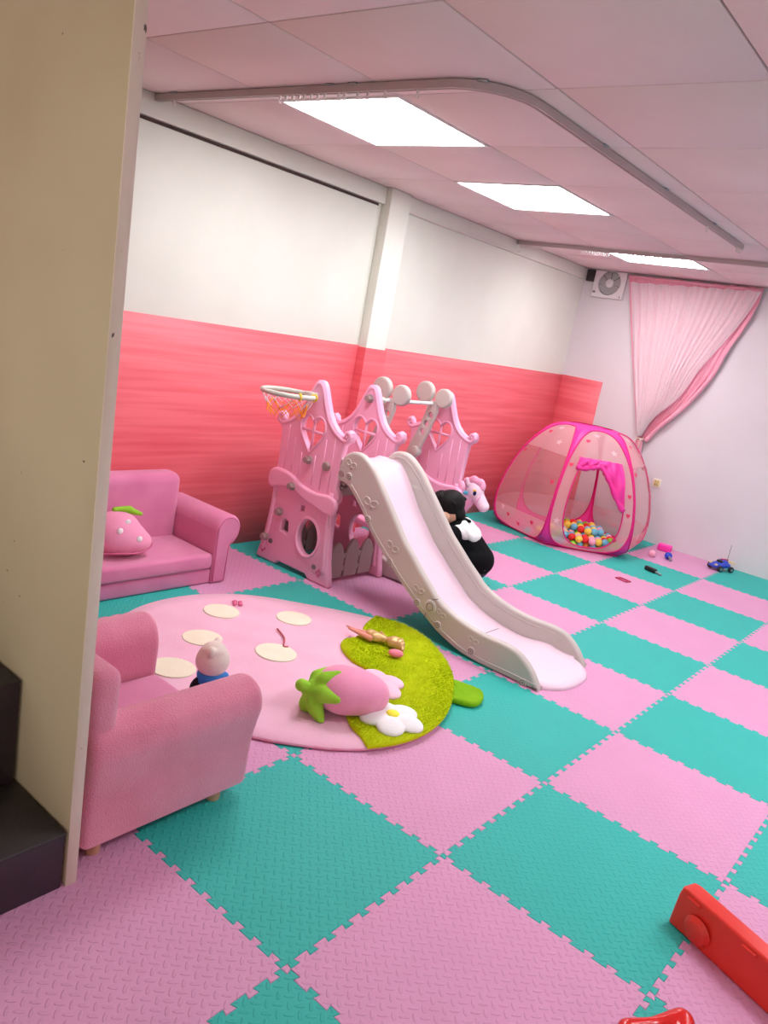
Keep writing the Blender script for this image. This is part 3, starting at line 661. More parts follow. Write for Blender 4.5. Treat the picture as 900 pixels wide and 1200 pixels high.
for yy, sg in ((Y0S+RTH/2, -1), (Y1S-RTH/2, 1)):
    before = set(COL.objects)
    me = panel_me([sm_out], RTH, .013, 4, 'XZ', yy)
    rl = link('slide_rail', me, 'cas_grey', ca, world=True)
    yo = yy+sg*RTH/2
    # raised piping, buttons and bows on the outer face
    line = [(-.02, 0)]
    low = [Vector(p) for p in botc[::-1]]
    pl_ = []
    for i in range(2, len(low)-1):
        t = (low[min(i+1, len(low)-1)]-low[i-1]).normalized(); n_ = Vector((-t.y, t.x)); pl_.append((low[i].x+n_.x*.026, yo, low[i].y+n_.y*.026))
    link('raised_line', tube_me(cr(pl_, 3), .0035, 6), 'cas_grey', rl, world=True)
    for bx, bz in [pxz(c6(117, 228)), pxz(c6(248, 530)), pxz(c6(402, 830)), pxz(c6(594, 1115)), pxz(c7(135, 377)), pxz(c7(296, 502)), pxz(c7(543, 653))]:
        bt = link('button', cyl_me((bx, yo-sg*.003, bz), (bx, yo+sg*.006, bz), .019, .017, 20, .003), 'cas_grey', rl, world=True)
        link('button_ring', tube_me([(bx+.0125*math.cos(a), yo+sg*.0062, bz+.0125*math.sin(a)) for a in [2*PI*k/18 for k in range(18)]], .0018, 5, True), 'seam', bt, world=True)
        link('button_cross', join_me(*[box_me((bx-.006, yo+sg*.005-.0015, bz-.0012), (bx+.006, yo+sg*.005+.0015, bz+.0012), rot=Matrix.Rotation(q, 3, 'Y')) for q in (0, PI/2)]), 'seam', bt, world=True)
    for wx, wz, s_, rt in [pxz(c6(130, 145))+(.9, .3), pxz(c6(268, 418))+(1.15, .1), pxz(c6(420, 730))+(1, .35), pxz(c6(605, 1030))+(.8, .2), pxz(c7(150, 327))+(.7, .4), pxz(c7(305, 455))+(.7, .15)]:
        e_ = []
        for d in (-1, 1):
            cx_, cz_ = wx+d*.02*s_*math.cos(rt), wz-d*.02*s_*math.sin(rt)+.002
            e_.append(tube_me([(cx_+q[0], yo, cz_+q[1]) for q in ell(0, 0, .019*s_, .014*s_, 20, -rt+d*.5)], .0042*s_, 6, True))
        e_.append(tube_me([(wx, yo, wz), (wx+.004, yo, wz-.03*s_)], .0035*s_, 6))
        link('bow_relief', join_me(*e_), 'cas_grey', rl, world=True)
    jx, jz = pxz(c7(100, 290))
    link('joint_disc', cyl_me((jx, yo-sg*.003, jz), (jx, yo+sg*.007, jz), .034, .031, 28, .003), 'cas_grey', rl, world=True)
    link('joint_ring', tube_me([(jx+.018*math.cos(a), yo+sg*.0075, jz+.018*math.sin(a)) for a in [2*PI*k/20 for k in range(20)]], .002, 5, True), 'seam', rl, world=True)
    for a_, b_ in ((c7(105, 258), c7(138, 254)), (c7(78, 318), c7(68, 345))):
        (xa, za), (xb, zb) = pxz(a_), pxz(b_)
        link('joint_line', tube_me([(xa, yo+sg*.0005, za), (xb, yo+sg*.0005, zb)], .0018, 5), 'seam', rl, world=True)
    if sg < 0:
        hx_, hz_ = pxz(c6(62, 210)); link('peg', cyl_me((hx_, yo+.003, hz_), (hx_, yo-.004, hz_), .019, .017, 20), 'cas_brown', rl, world=True)
    # panel recess seen on the inner face
    inner = [Vector(p) for p in inset(topc[2:], .03)]
    yi = yy-sg*RTH/2
    link('inner_rim', tube_me([(p.x, yi, p.y) for p in inner[1:-2]], .004, 6), 'cas_grey', rl, world=True)
    if sg > 0:                       # the chute widens towards the floor
        for ob in set(COL.objects)-before:
            for v in ob.data.vertices: v.co.y += TAPER(v.co.x)
chs = []
tp = [Vector(p) for p in topc[4:]]
for i, p in enumerate(tp):
    t = (tp[min(i+1, len(tp)-1)]-tp[max(i-1, 0)]).normalized(); n_ = Vector((t.y, -t.x))
    if n_.y > 0: n_ = -n_
    dpt = (.062+.05*min(1, i/5)) if i < 14 else .112-.012*min(1, (i-13)/4)
    chs.append(p+n_*dpt)
chs = [Vector((chs[0].x-.13, chs[0].y-.004)), Vector((chs[0].x-.05, chs[0].y+.0))]+[q for q in chs if q.x < -.60]
xe = chs[-1]
tail = [Vector((-.56, .055)), Vector((-.49, .044)), Vector((-.42, .042)), Vector((-.36, .041)), Vector((-.315, .037)), Vector((-.294, .026)), Vector((-.290, .0145))]
chs = [q for q in chs if q.x < -.63]+tail
cc = [q.xy for q in cr([Vector((q.x, q.y, 0)) for q in chs], 4)]
yA_, yB__ = Y0S+RTH-.006, Y1S-RTH+.006
def chute(u, v):
    k = v*(len(cc)-1); i = min(int(k), len(cc)-2); q = cc[i].lerp(cc[i+1], k-i)
    y = yA_+(yB__+TAPER(q.x)-yA_)*u; e = abs(2*u-1)
    xo = 0
    if q.x > -.42: xo = -.085*(e**3)*min(1, (q.x+.42)/.1)
    return (q.x+xo, y, max(q.y+.012*max(0, e-.75)/.25*(1 if q.x < -.4 else 0), MATZ+.0015))
top_m = grid_me(chute, 24, len(cc)-1)
bm = bmesh.new(); bm.from_mesh(top_m); bpy.data.meshes.remove(top_m)
bmesh.ops.recalc_face_normals(bm, faces=bm.faces)
ge = bmesh.ops.extrude_face_region(bm, geom=bm.faces[:])
for v in [q for q in ge['geom'] if isinstance(q, bmesh.types.BMVert)]: v.co.z = max(v.co.z-.028, MATZ+.001)
bmesh.ops.recalc_face_normals(bm, faces=bm.faces)
ch = link('chute', bm_me(bm), 'chute', ca, world=True, label='pale pink sliding surface')
qz = min(cc, key=lambda q: abs(q.x+.80))
link('chute_joint', tube_me([(qz.x, yA_+.02+k*(yB__+TAPER(qz.x)-yA_-.04)/6, qz.y+.0006) for k in range(7)], .0016, 5), 'seam', ch, world=True)
# swing bar, its sockets and floor brace
link('swing_bar', cyl_me((CX-.005, YB_+.02, .975), (CX-.005, YC-.02, .975), .011, n=14), 'bar', ca, world=True)
for y0, y1 in ((YB_+.02, YB_+.10), (YC-.09, YC-.02)): link('bar_socket', cyl_me((CX-.005, y0, .975), (CX-.005, y1, .975), .020, n=16, bev=.003), 'hoop', ca, world=True)
link('floor_brace', panel_me([[(q.x, q.y) for q in cr([Vector(p_+(0,)) for p_ in ((CX+.19, .015), (CX+.30, .015), (CX+.40, .02), (CX+.42, .04), (CX+.37, .065), (CX+.30, .10), (CX+.24, .115), (CX+.19, .10))], 4, True)]], .09, .012, 3, 'XZ', YB_+.085), 'cas_grey', ca, world=True)
link('back_rail', box_me((CX-.24, YB_, .30), (CX-.21, YC, .36), .01), 'cas_pink', ca, world=True)
# swing
sw = thing('toy_swing', 'grey plastic swing with round discs hanging from the castle bar', 'swing', (CX, (YB_+YC)/2, .18))
for y in (2.45, 2.875):
    hg = [(CX+.03, .99), (CX+.042, .93), (CX+.006, .80), (CX-.035, .68), (CX-.085, .55), (CX-.11, .30), (CX-.18, .30), (CX-.165, .55), (CX-.115, .70), (CX-.07, .82), (CX-.042, .93), (CX-.04, .99)]
    hl = [ell(CX-.003-.02*k, .90-.055*k, .016, .019, 14)[::-1] for k in range(3)]
    h = link('hanger', panel_me([hg]+hl, .026, .006, 2, 'XZ', y), 'cas_grey', sw, world=True)
    for dx, dz, dr in ((-.075, 1.035, .066), (.07, 1.02, .06)):
        d = link('hanger_disc', cyl_me((CX+dx, y+.018, dz), (CX+dx, y-.018, dz), dr, n=28, bev=.008), 'cas_grey', h, world=True)
        link('disc_face', cyl_me((CX+dx, y-.015, dz), (CX+dx, y-.0195, dz), dr-.011, n=28), 'cas_grey', d, world=True)
    link('hanger_knob', cyl_me((CX-.065, y+.02, .66), (CX-.065, y-.03, .66), .034, n=24, bev=.006), 'cas_grey', h, world=True)
link('swing_seat', panel_me([[(q.x, q.y) for q in cr([Vector(p_+(0,)) for p_ in ((CX-.23, .30), (CX-.20, .22), (CX-.05, .20), (CX+.06, .20), (CX+.075, .215), (CX+.06, .235), (CX-.05, .24), (CX-.15, .26), (CX-.18, .34))], 4, True)]], .40, .012, 3, 'XZ', (2.45+2.875)/2), 'cas_pink', sw, world=True)

# ------------------------------------------------------------------ rocking horse behind the castle
hs = thing('rocking_horse', 'pale pink toy horse with teal handle behind the castle', 'toy horse', (-1.835, 3.30, MATZ), math.radians(10)); hs.scale = (.93, .93, .93)
link('horse_body', blob_me([('e', (-.16, 0, .25), (.17, .085, .085)), ('c', (-.05, 0, .27), .075, (.06, 0, .42), .05), ('c', (-.04, .07, .2), .035, (.02, .10, .04), .026), ('c', (-.04, -.07, .2), .035, (.02, -.10, .04), .026), ('c', (-.27, .07, .2), .035, (-.32, .10, .04), .026), ('c', (-.27, -.07, .2), .035, (-.32, -.10, .04), .026)], .01, 4), 'cas_pink', hs)
hd = link('horse_head', blob_me([('e', (.075, 0, .45), (.075, .06, .068), (0, .5, 0)), ('c', (.09, 0, .44), .052, (.155, 0, .375), .044), ('e', (.165, 0, .365), (.042, .047, .042), (0, .6, 0)), ('c', (.03, 0, .40), .055, (.075, 0, .44), .055), ('c', (.03, .04, .50), .018, (.02, .05, .54), .008), ('c', (.03, -.04, .50), .018, (.02, -.05, .54), .008)], .007, 3), 'chute', hs)
link('mane', blob_me([('e', (.10, 0, .525), (.04, .03, .03)), ('e', (.055, 0, .535), (.035, .03, .03)), ('e', (.01, 0, .51), (.035, .03, .032)), ('e', (.13, 0, .50), (.022, .026, .035)), ('e', (-.02, 0, .46), (.033, .028, .035)), ('e', (-.04, 0, .41), (.03, .026, .035))], .006, 3), 'cas_pink', hs)
for s in (-1, 1):
    e = link('eye', sph_me(.016, (.10, s*.054, .452), (.8, .5, 1.15)), 'horse_eye', hd)
    link('eyelid', sph_me(.014, (.095, s*.052, .468), (1.0, .6, .7)), 'horse_lid', e)
    link('handle', cyl_me((.04, s*.03, .435), (.035, s*.12, .45), .013, n=14, bev=.003), 'horse_teal', hs)
    link('rocker', tube_me(cr([(-.42, s*.10, .06), (-.3, s*.10, .02), (-.15, s*.10, .011), (.0, s*.10, .02), (.14, s*.10, .075)], 5), .011, 8), 'chute', hs)
link('bridle', tube_me([(.128+.5*.042*math.cos(a)*0.6, .05*math.sin(a), .405+.05*math.cos(a)*.8) for a in [2*PI*k/20 for k in range(20)]], .006, 6, True), 'cas_pink', hd)

# ------------------------------------------------------------------ crouching child behind the slide
ch0 = Vector((-1.30, 2.66, 0)); face = math.atan2(-.42, -.91)
pr = None
def L(x, y, z): return Vector((x, y, z))       # local: x forward, y to the left, z up
HC = Vector((.205, 0, .43))
bodyp = [('e', (0, 0, .17), (.10, .115, .085)), ('c', (0, 0, .18), .095, (.10, 0, .30), .092), ('c', (.10, 0, .30), .088, (.125, 0, .335), .055), ('c', (.12, 0, .33), .036, (.18, 0, .375), .036),
         ('e', HC, (.093, .080, .104), (0, .55, 0)), ('e', HC+Vector((.05, 0, -.055)), (.048, .055, .055)), ('e', HC+Vector((.098, 0, -.045)), (.013, .010, .012)),
         ('e', HC+Vector((-.022, .085, -.024)), (.019, .015, .027), (0, .4, 0)), ('e', HC+Vector((-.022, -.085, -.024)), (.019, .015, .027), (0, .4, 0))]
limbs, sleeves, legs = [], [], []
hands = []
for s in (-1, 1):
    sh, el, wr = Vector((.12, s*.105, .32)), Vector((.16, s*.16, .20)), Vector((.28, s*.10, .13))
    hp_, kn, an, toe = Vector((0, s*.065, .15)), Vector((.17, s*.12, .22)), Vector((.04, s*.10, .055)), Vector((.14, s*.115, .035))
    limbs += [('c', sh, .042, el, .034), ('c', el, .034, wr, .024), ('c', hp_, .07, kn, .05), ('c', kn, .05, an, .034), ('c', an, .032, toe, .024)]
    sleeves += [('c', sh, .056, el, .048), ('c', el, .048, wr-(wr-el)*.08, .036)]
    legs += [('c', hp_, .078, kn, .060), ('c', kn, .058, an+(kn-an)*.12, .044)]
    pal = wr+Vector((.035, -s*.006, -.02)); hands.append(('e', pal, (.028, .022, .013), (0, .5, 0)))
    for k, ln in enumerate((.032, .037, .035, .028)):
        b0 = pal+Vector((.018, s*(.014-.0095*k), -.006)); b1 = b0+Vector((ln*.55, 0, -.006)); hands += [('c', b0, .0058, b1, .0054), ('c', b1, .0054, b1+Vector((ln*.38, 0, -ln*.4)), .0048)]
    t0 = pal+Vector((-.006, -s*.018, -.004)); hands += [('c', t0, .0068, t0+Vector((.022, -s*.014, -.006)), .006)]
ch_me = blob_me(bodyp+limbs+hands, .0042, 3)
person = setp(link('person', ch_me, 'skin'), 'young child in a black and white jacket crouching behind the slide', 'person')
person.location = (ch0.x, ch0.y, MATZ); person.rotation_euler = (0, 0, face)
hair = [('e', HC+Vector((-.016, 0, .034)), (.094, .088, .082), (0, .75, 0)), ('e', HC+Vector((-.082, 0, -.004)), (.034, .058, .060), (0, .4, 0)), ('e', HC+Vector((.045, 0, .072)), (.04, .062, .03), (0, .5, 0))]
rh = random.Random(5)
for k in range(26):
    a, b = rh.uniform(0, 2*PI), rh.uniform(.2, 1.2); d = Vector((math.cos(a)*math.sin(b), math.sin(a)*math.sin(b), math.cos(b)))
    p0 = HC+Vector((-.02+d.x*.085, d.y*.080, .034+d.z*.075)); hair.append(('c', p0, .011, p0+d*.008+Vector((-.012, 0, -.008)), .006))
link('hair', blob_me(hair, .005, 2), 'hair', person)
for q in (-1, 1):
    link('eye', sph_me(.009, HC+Vector((.080, q*.033, -.012)), (.6, 1.2, .8)), 'hair', person)
    link('eyebrow', tube_me([HC+Vector((.081, q*.020, .012)), HC+Vector((.080, q*.033, .015)), HC+Vector((.073, q*.047, .010))], .0028, 5), 'hair', person)
link('mouth', tube_me([HC+Vector((.088, -.017, -.076)), HC+Vector((.0935, 0, -.078)), HC+Vector((.088, .017, -.076))], .004, 6), 'rose', person)
jm = blob_me([('e', (-.005, 0, .185), (.125, .14, .10)), ('c', (0, 0, .19), .118, (.10, 0, .30), .112), ('c', (.10, 0, .30), .100, (.125, 0, .34), .068)]+sleeves, .007, 4)
jk = link('jacket', jm, 'jacket', person)
link('hood', blob_me([('e', (.045, 0, .347), (.086, .108, .034), (0, -.8, 0)), ('e', (.08, .07, .335), (.065, .05, .036), (0, -.5, .3)), ('e', (.08, -.07, .335), (.065, .05, .036), (0, -.5, -.3)), ('e', (.025, 0, .325), (.06, .10, .045), (0, -.7, 0))], .006, 4), 'hood', jk, label='white hood and shoulders')
link('hood_trim', blob_me([('c', (.125, -.085, .37), .010, (.085, -.04, .40), .012), ('c', (.085, -.04, .40), .012, (.085, .04, .40), .012), ('c', (.085, .04, .40), .012, (.125, .085, .37), .010), ('c', (.08, .02, .40), .014, (.05, .05, .405), .009)], .004, 2), 'jacket', jk)
link('sleeve_print', box_me((-.094, .074, .155), (-.082, .092, .172), .003), 'print_grey', jk)
link('trousers', blob_me(legs+[('e', (0, 0, .15), (.112, .125, .085))], .007, 4), 'trousers', person)
for s in (-1, 1): link('shoe', blob_me([('c', (.035, s*.10, .036), .035, (.135, s*.116, .028), .027), ('e', (.08, s*.108, .012), (.085, .036, .012))], .006, 3), 'shoe', person)

# ------------------------------------------------------------------ pop-up tent with balls
TC = Vector((-1.71, 4.78, MATZ)); A0 = math.radians(-50)
tent = thing('ball_pit_tent', 'pink pop up tent with magenta hems filled with coloured balls', 'play tent', TC)
PROF = cr([Vector((r, 0, z)) for r, z in ((.55, .004), (.615, .06), (.635, .16), (.625, .30), (.58, .47), (.505, .63), (.415, .76), (.31, .86), (.18, .9))], 8)
def prof(t):
    k = max(0, min(1, t))*(len(PROF)-1); i = min(int(k), len(PROF)-2); return PROF[i].lerp(PROF[i+1], k-i)
def tpt(k, s, t, out=0):
    p = prof(t); a = A0+k*PI/3
    A_ = Vector((p.x*math.cos(a-PI/6), p.x*math.sin(a-PI/6), p.z)); B_ = Vector((p.x*math.cos(a+PI/6), p.x*math.sin(a+PI/6), p.z))
    q = A_.lerp(B_, (s+1)/2); n_ = Vector((math.cos(a), math.sin(a), .25))
    return q+n_*(.055*(1-s*s)*math.sin(PI*min(1, t*1.05))*.8+out)
TC0, TH, EX = .475, .46, 3.0
def wd(t): q = abs((t-TC0)/TH); return .985*(1-q**EX)**(1/EX) if q < 1 else 0
def strip(k, ta, tb, sl, sr, nt_=10, ns=10):
    return grid_me(lambda u, v: tpt(k, sl(ta+(tb-ta)*v)+(sr(ta+(tb-ta)*v)-sl(ta+(tb-ta)*v))*u, ta+(tb-ta)*v), ns, nt_)
def egg(n=64):
    o = []
    for i in range(n):
        a = 2*PI*i/n; c, s = math.cos(a), math.sin(a)
        o.append((.985*math.copysign(abs(c)**(2/EX), c), TC0+TH*math.copysign(abs(s)**(2/EX), s)))
    return o
dw = lambda t: (.70*(1-abs((t-.42)/.335)**2.3)**(1/2.3) if abs((t-.42)/.335) < 1 else 0)
def heart3(k, s, t, r, mat, parent, star=False):
    c = tpt(k, s, t, .004); du = (tpt(k, s+.02, t, .004)-c).normalized(); dv = (tpt(k, s, t+.02, .004)-c).normalized()
    if star: pts = [(math.sin(2*PI*i/10)*(1 if i % 2 == 0 else .42), math.cos(2*PI*i/10)*(1 if i % 2 == 0 else .42)) for i in range(10)]
    else: pts = heart(0, 0, 2, 2, 18)
    link('star_print' if star else 'heart_print', me_py([c+du*x*r+dv*y*r for x, y in pts], [tuple(range(len(pts)))]), mat, parent, smooth=False)
for k in range(6):
    door = (k == 0)
    T1, T2 = .27, .665
    if not door:
        lo = link('lower_panel', strip(k, TC0-TH+.0005, T1, lambda t: -wd(t), lambda t: wd(t), 14, 16), 'tent_fab', tent)
        link('mesh_window', strip(k, T1, T2, lambda t: -wd(t), lambda t: wd(t), 12, 16), 'tent_mesh', tent)
        up_ = link('upper_panel', strip(k, T2, TC0+TH-.0005, lambda t: -wd(t), lambda t: wd(t), 14, 16), 'tent_fab', tent)
        for tt in (T1, T2): link('panel_seam', tube_me([tpt(k, -wd(tt)+2*wd(tt)*i/16, tt, .001) for i in range(17)], .002, 5), 'tent_fab', lo if tt == T1 else up_)
    else:
        lo = link('door_surround', join_me(strip(k, TC0-TH+.0005, .0855, lambda t: -wd(t), lambda t: wd(t), 6, 16), strip(k, .0855, T2, lambda t: -wd(t), lambda t: -dw(t), 24, 5), strip(k, .0855, T2, lambda t: dw(t), lambda t: wd(t), 24, 5)), 'tent_fab', tent)
        up_ = link('upper_panel', strip(k, T2, TC0+TH-.0005, lambda t: -wd(t), lambda t: wd(t), 14, 16), 'tent_fab', tent)
        dp = [tpt(k, -dw(.0855+(T2-.0855)*i/30), .0855+(T2-.0855)*i/30, .001) for i in range(30, -1, -1)]+[tpt(k, dw(.0855+(T2-.0855)*i/30), .0855+(T2-.0855)*i/30, .001) for i in range(1, 31)]
        link('door_hem', tube_me(dp, .0055, 6), 'wire', tent)
        # rolled-up door flap
        tl_ = [(-.70, .615), (-.5, .605), (-.3, .615), (-.1, .625), (.08, .635), (.25, .60), (.45, .53), (.60, .465), (.68, .42)]
        def flap(u, v):
            s = -.72+1.40*u; kk = u*(len(tl_)-1); i = min(int(kk), len(tl_)-2); lowt = tl_[i][1]+(tl_[i+1][1]-tl_[i][1])*(kk-i)
            t = T2+.012+(lowt-T2-.012)*v
            return tpt(k, s, t, .012+.022*math.sin(PI*v)+.008*math.sin(u*31+v*7)+.005*math.sin(u*57))
        fm = grid_me(flap, 40, 10); link('door_flap', fm, 'magenta', tent, label='rolled magenta door flap')
        link('flap_roll', tube_me([tpt(k, -.72+1.40*i/24, (lambda kk: tl_[min(int(kk), 7)][1]+(tl_[min(int(kk), 7)+1][1]-tl_[min(int(kk), 7)][1])*(kk-min(int(kk), 7)))(i/24*8), .014) for i in range(25)], .02, 9, radii=[.019+.005*math.sin(i*1.7) for i in range(25)]), 'magenta', tent)
    link('gusset', join_me(strip(k, 0, TC0-TH+.0005, lambda t: -1, lambda t: 1, 3, 12), strip(k, TC0+TH-.0005, 1, lambda t: -1, lambda t: 1, 4, 12), strip(k, TC0-TH+.0005, TC0+TH-.0005, lambda t: -1, lambda t: -wd(t), 40, 3), strip(k, TC0-TH+.0005, TC0+TH-.0005, lambda t: wd(t), lambda t: 1, 40, 3)), 'magenta', tent)
    link('hoop_wire', tube_me([tpt(k, s, t, .002) for s, t in egg()], .0065, 7, True), 'wire', tent)
    rk = random.Random(20+k)
    for s, t, st_ in ((-.55, .8, 0), (.45, .74, 1), (-.2, .86, 1), (.62, .22, 0), (-.6, .25, 1), (.1, .15, 0) if not door else (-.82, .3, 1), (-.35, .2, 0) if not door else (.84, .4, 0), (.85, .5, 0), (-.86, .62, 0)):
        heart3(k, s*min(1, wd(t)*.95+.02) if not door else s, t, .030 if st_ else .017, 'star' if st_ else 'heart', lo if t < .5 else up_, bool(st_))
link('tent_floor', me_py([(.56*math.cos(A0+PI/6+k*PI/3), .56*math.sin(A0+PI/6+k*PI/3), .003) for k in range(6)], [tuple(range(6))]), 'magenta', tent, smooth=False)
def roof(u, v):
    a = A0+PI/6+u*2*PI; r = .172*(1-v)+.002; return (r*math.cos(a), r*math.sin(a), .895-.022*math.sin(v*PI/2))
link('roof_cap', grid_me(roof, 24, 4, True), 'magenta', tent)
# the balls
BR = .0285; bsp = .0585; rb = random.Random(11)
ball_me = sph_me(BR, sub=3); ball_me.materials.append(MAT['ball_red']); ball_me.polygons.foreach_set('use_smooth', [True]*len(ball_me.polygons))
names = list(BALLC); wts = [5, 4.5, 3.4, 5, 6, .7]
def ball(p, c, label, group, name='play_ball'):
    o = bpy.data.objects.new(name, ball_me); COL.objects.link(o); o.location = p
    o.material_slots[0].link = 'OBJECT'; o.material_slots[0].material = MAT['ball_'+c]
    return setp(o, label, 'ball', group)
hc_ = Vector((-1.47, 4.60)); nb = 0
for lay in range(3):
    lim = (.37, .25, .15)[lay]
    for i in range(-9, 10):
        for j in range(-9, 10):
            x = hc_.x+(i+.5*(j % 2)+.5*(lay % 2))*bsp; y = hc_.y+j*bsp*.8661+(lay % 2)*bsp*.2887
            d = Vector((x-TC.x, y-TC.y))
            lim2 = Vector((x-hc_.x-(.0, .05, .06)[lay]*-1, y-hc_.y-(0, .04, .06)[lay])).length
            ap = max(d.x*math.cos(A0+q*PI/3)+d.y*math.sin(A0+q*PI/3) for q in range(6))
            if lim2 > lim or ap > (.452 if lay == 0 else .48): continue
            c = rb.choices(names, wts)[0]
            ball((x+rb.uniform(-.0006, .0006), y+rb.uniform(-.0006, .0006), MATZ+.004+BR+lay*bsp*.8166), c, c+(' ball in the lowest layer of the heap inside the pink tent', ' ball in the middle layer of the heap inside the pink tent', ' ball on top of the heap inside the pink tent')[lay], 'balls in the tent'); nb += 1
lp = tpt(5, .72, .30, -.045)+TC; ball((-1.84, 4.345, MATZ+.004+BR), 'sky blue', 'pale blue ball alone behind the tent\'s left sheer side', 'balls in the tent')
pb = onplane(763, 648, 2, MATZ+BR); ball((pb.x+.01, pb.y, MATZ+BR+.0005), 'pale pink', 'pale pink ball on the mat outside the tent', 'loose balls')

# ------------------------------------------------------------------ curtain on the back wall
YCU = YB-.05
ct = thing('curtain', 'pink curtain under white lace tied to one side on the back wall', 'curtain', (-1.5, YCU, .4))
def edgepts(pl_): return cr([onplane(x, y, 1, YCU) for x, y in pl_], 8)
def interp(E_, v):
    k = v*(len(E_)-1); i = min(int(k), len(E_)-2); return E_[i].lerp(E_[i+1], k-i)
LE = edgepts([(739, 331), (741, 385), (743, 440), (746, 490), (748, 511)]); RE = edgepts([(893, 342), (873, 373), (844, 407), (820, 434), (796, 466), (767, 490), (752, 511)])
LE2 = edgepts([(736, 322), (738, 385), (741, 440), (744, 490), (746, 514)]); RE2 = edgepts([(895, 337), (881, 369), (854, 408), (832, 443), (803, 475), (769, 503), (756, 517)])
def drape(LE_, RE_, y0, n, amp, ph):
    def fn(u, v):
        p = interp(LE_, v).lerp(interp(RE_, v), u); a = amp*(1-.55*v)
        p.y = YCU+y0+a*(math.sin(u*2*PI*n+ph+.8*math.sin(u*19))+.4*math.sin(u*2*PI*n*2.3+1+v*2))
        p.z += .004*math.sin(u*50)*(1 if v < .02 else 0); return p
    return fn
link('lining', grid_me(drape(LE2, RE2, .018, 15, .010, 0), 220, 40), 'cur_pink', ct, world=True, label='pink lining')
link('lace_layer', grid_me(drape(LE, RE, -.016, 15, .014, 1), 260, 40), 'sheer', ct, world=True, label='white lace layer')
hem = [interp(RE2, v/30)+Vector((0, .012+.006*math.sin(v), 0)) for v in range(31)]
link('lining_hem', tube_me(hem, .014, 8, radii=[.004+.014*min(1, v/18) for v in range(31)]), 'cur_pink', ct, world=True)
tpz = onplane(750, 514, 1, YCU)
def tailf(u, v):
    a = u*2*PI; r = .024+.05*v; z = tpz.z-.01-.50*v
    return (tpz.x-.02*v+(r+.006*math.sin(a*7))*math.cos(a), YCU+(.018+.012*v)*math.sin(a), z)
link('curtain_tail', grid_me(tailf, 64, 14, True), 'cur_pink', ct, world=True)
link('tie_band', tube_me([(tpz.x+.026*math.cos(a), YCU+.022*math.sin(a), tpz.z+.004*math.sin(2*a)) for a in [2*PI*k/20 for k in range(20)]], .008, 7, True), 'tie', ct, world=True)
for dx in (-.016, .012): link('tie_end', tube_me(cr([(tpz.x+dx, YCU-.026, tpz.z), (tpz.x+dx*1.5, YCU-.034, tpz.z-.04), (tpz.x+dx*1.2, YCU-.032, tpz.z-.09)], 4), .006, 6), 'tie', ct, world=True)
link('curtain_rod', box_me((-2.0, YCU+.0, 2.135), (-.92, YCU+.03, 2.155), .004), 'cur_pink', ct, world=True)

# exhaust fan
fa = thing('exhaust_fan', 'square white exhaust fan set high in the wall corner', 'fan', (-2.165, YB, 2.055))
FX0, FX1, FZ0, FZ1 = -2.31, -2.02, 1.945, 2.172; fcx, fcz = (FX0+FX1)/2+.0, (FZ0+FZ1)/2+.012; fr = .1
outl = [(FX0, FZ0), (FX1, FZ0), (FX1, FZ1), (FX0, FZ1)]
link('fan_frame', panel_me([outl, ell(fcx, fcz, fr, fr, 36)[::-1]], .03, .005, 2, 'XZ', YB-.016), 'fan_white', fa, world=True)
link('fan_back', cyl_me((fcx, YB-.003, fcz), (fcx, YB-.001, fcz), fr+.003, n=32), 'fan_dark', fa, world=True)
for k in range(7):
    a = 2*PI*k/7+.2
    def bl(u, v):
        r = .03+.066*u; b = a+(-.43+.86*v); return (fcx+r*math.cos(b), YB-.012+.006*(v-.5), fcz+r*math.sin(b))
    link('fan_blade', grid_me(bl, 4, 6), 'fan_grey', fa, world=True)
link('fan_hub', cyl_me((fcx, YB-.004, fcz), (fcx, YB-.028, fcz), .036, n=24, bev=.004), 'fan_white', fa, world=True)
link('fan_label', box_me((FX0+.012, YB-.0325, FZ0+.035), (FX0+.035, YB-.031, FZ0+.05)), 'print_grey', fa, world=True)
link('fan_label', box_me((FX1-.03, YB-.0325, FZ0+.012), (FX1-.023, YB-.031, FZ0+.03)), 'print_grey', fa, world=True)
sb = setp(link('spacer_block', box_me((XL+.032, YB-.028, 2.07), (FX0-.003, YB-.0005, 2.165), .003), 'stair'), 'dark wooden block filling the gap between the fan and the corner', 'block')
# wall socket
so_ = onplane(770, 566, 1, YB)
sk = thing('wall_socket', 'small yellowed square power socket on the white wall', 'socket', (so_.x, YB, so_.z))
link('plate', box_me((-.036, -.010, -.036), (.036, -.0005, .036), .003), 'sock', sk)
link('socket_face', box_me((-.024, -.013, -.026), (.024, -.009, .026), .002), 'sock_y', sk)
for x, z in ((-.009, .012), (.009, .012), (0, -.004), (-.009, -.014), (.009, -.014)): link('slot', box_me((x-.003, -.0138, z-.004), (x+.003, -.0125, z+.004)), 'fan_dark', sk)

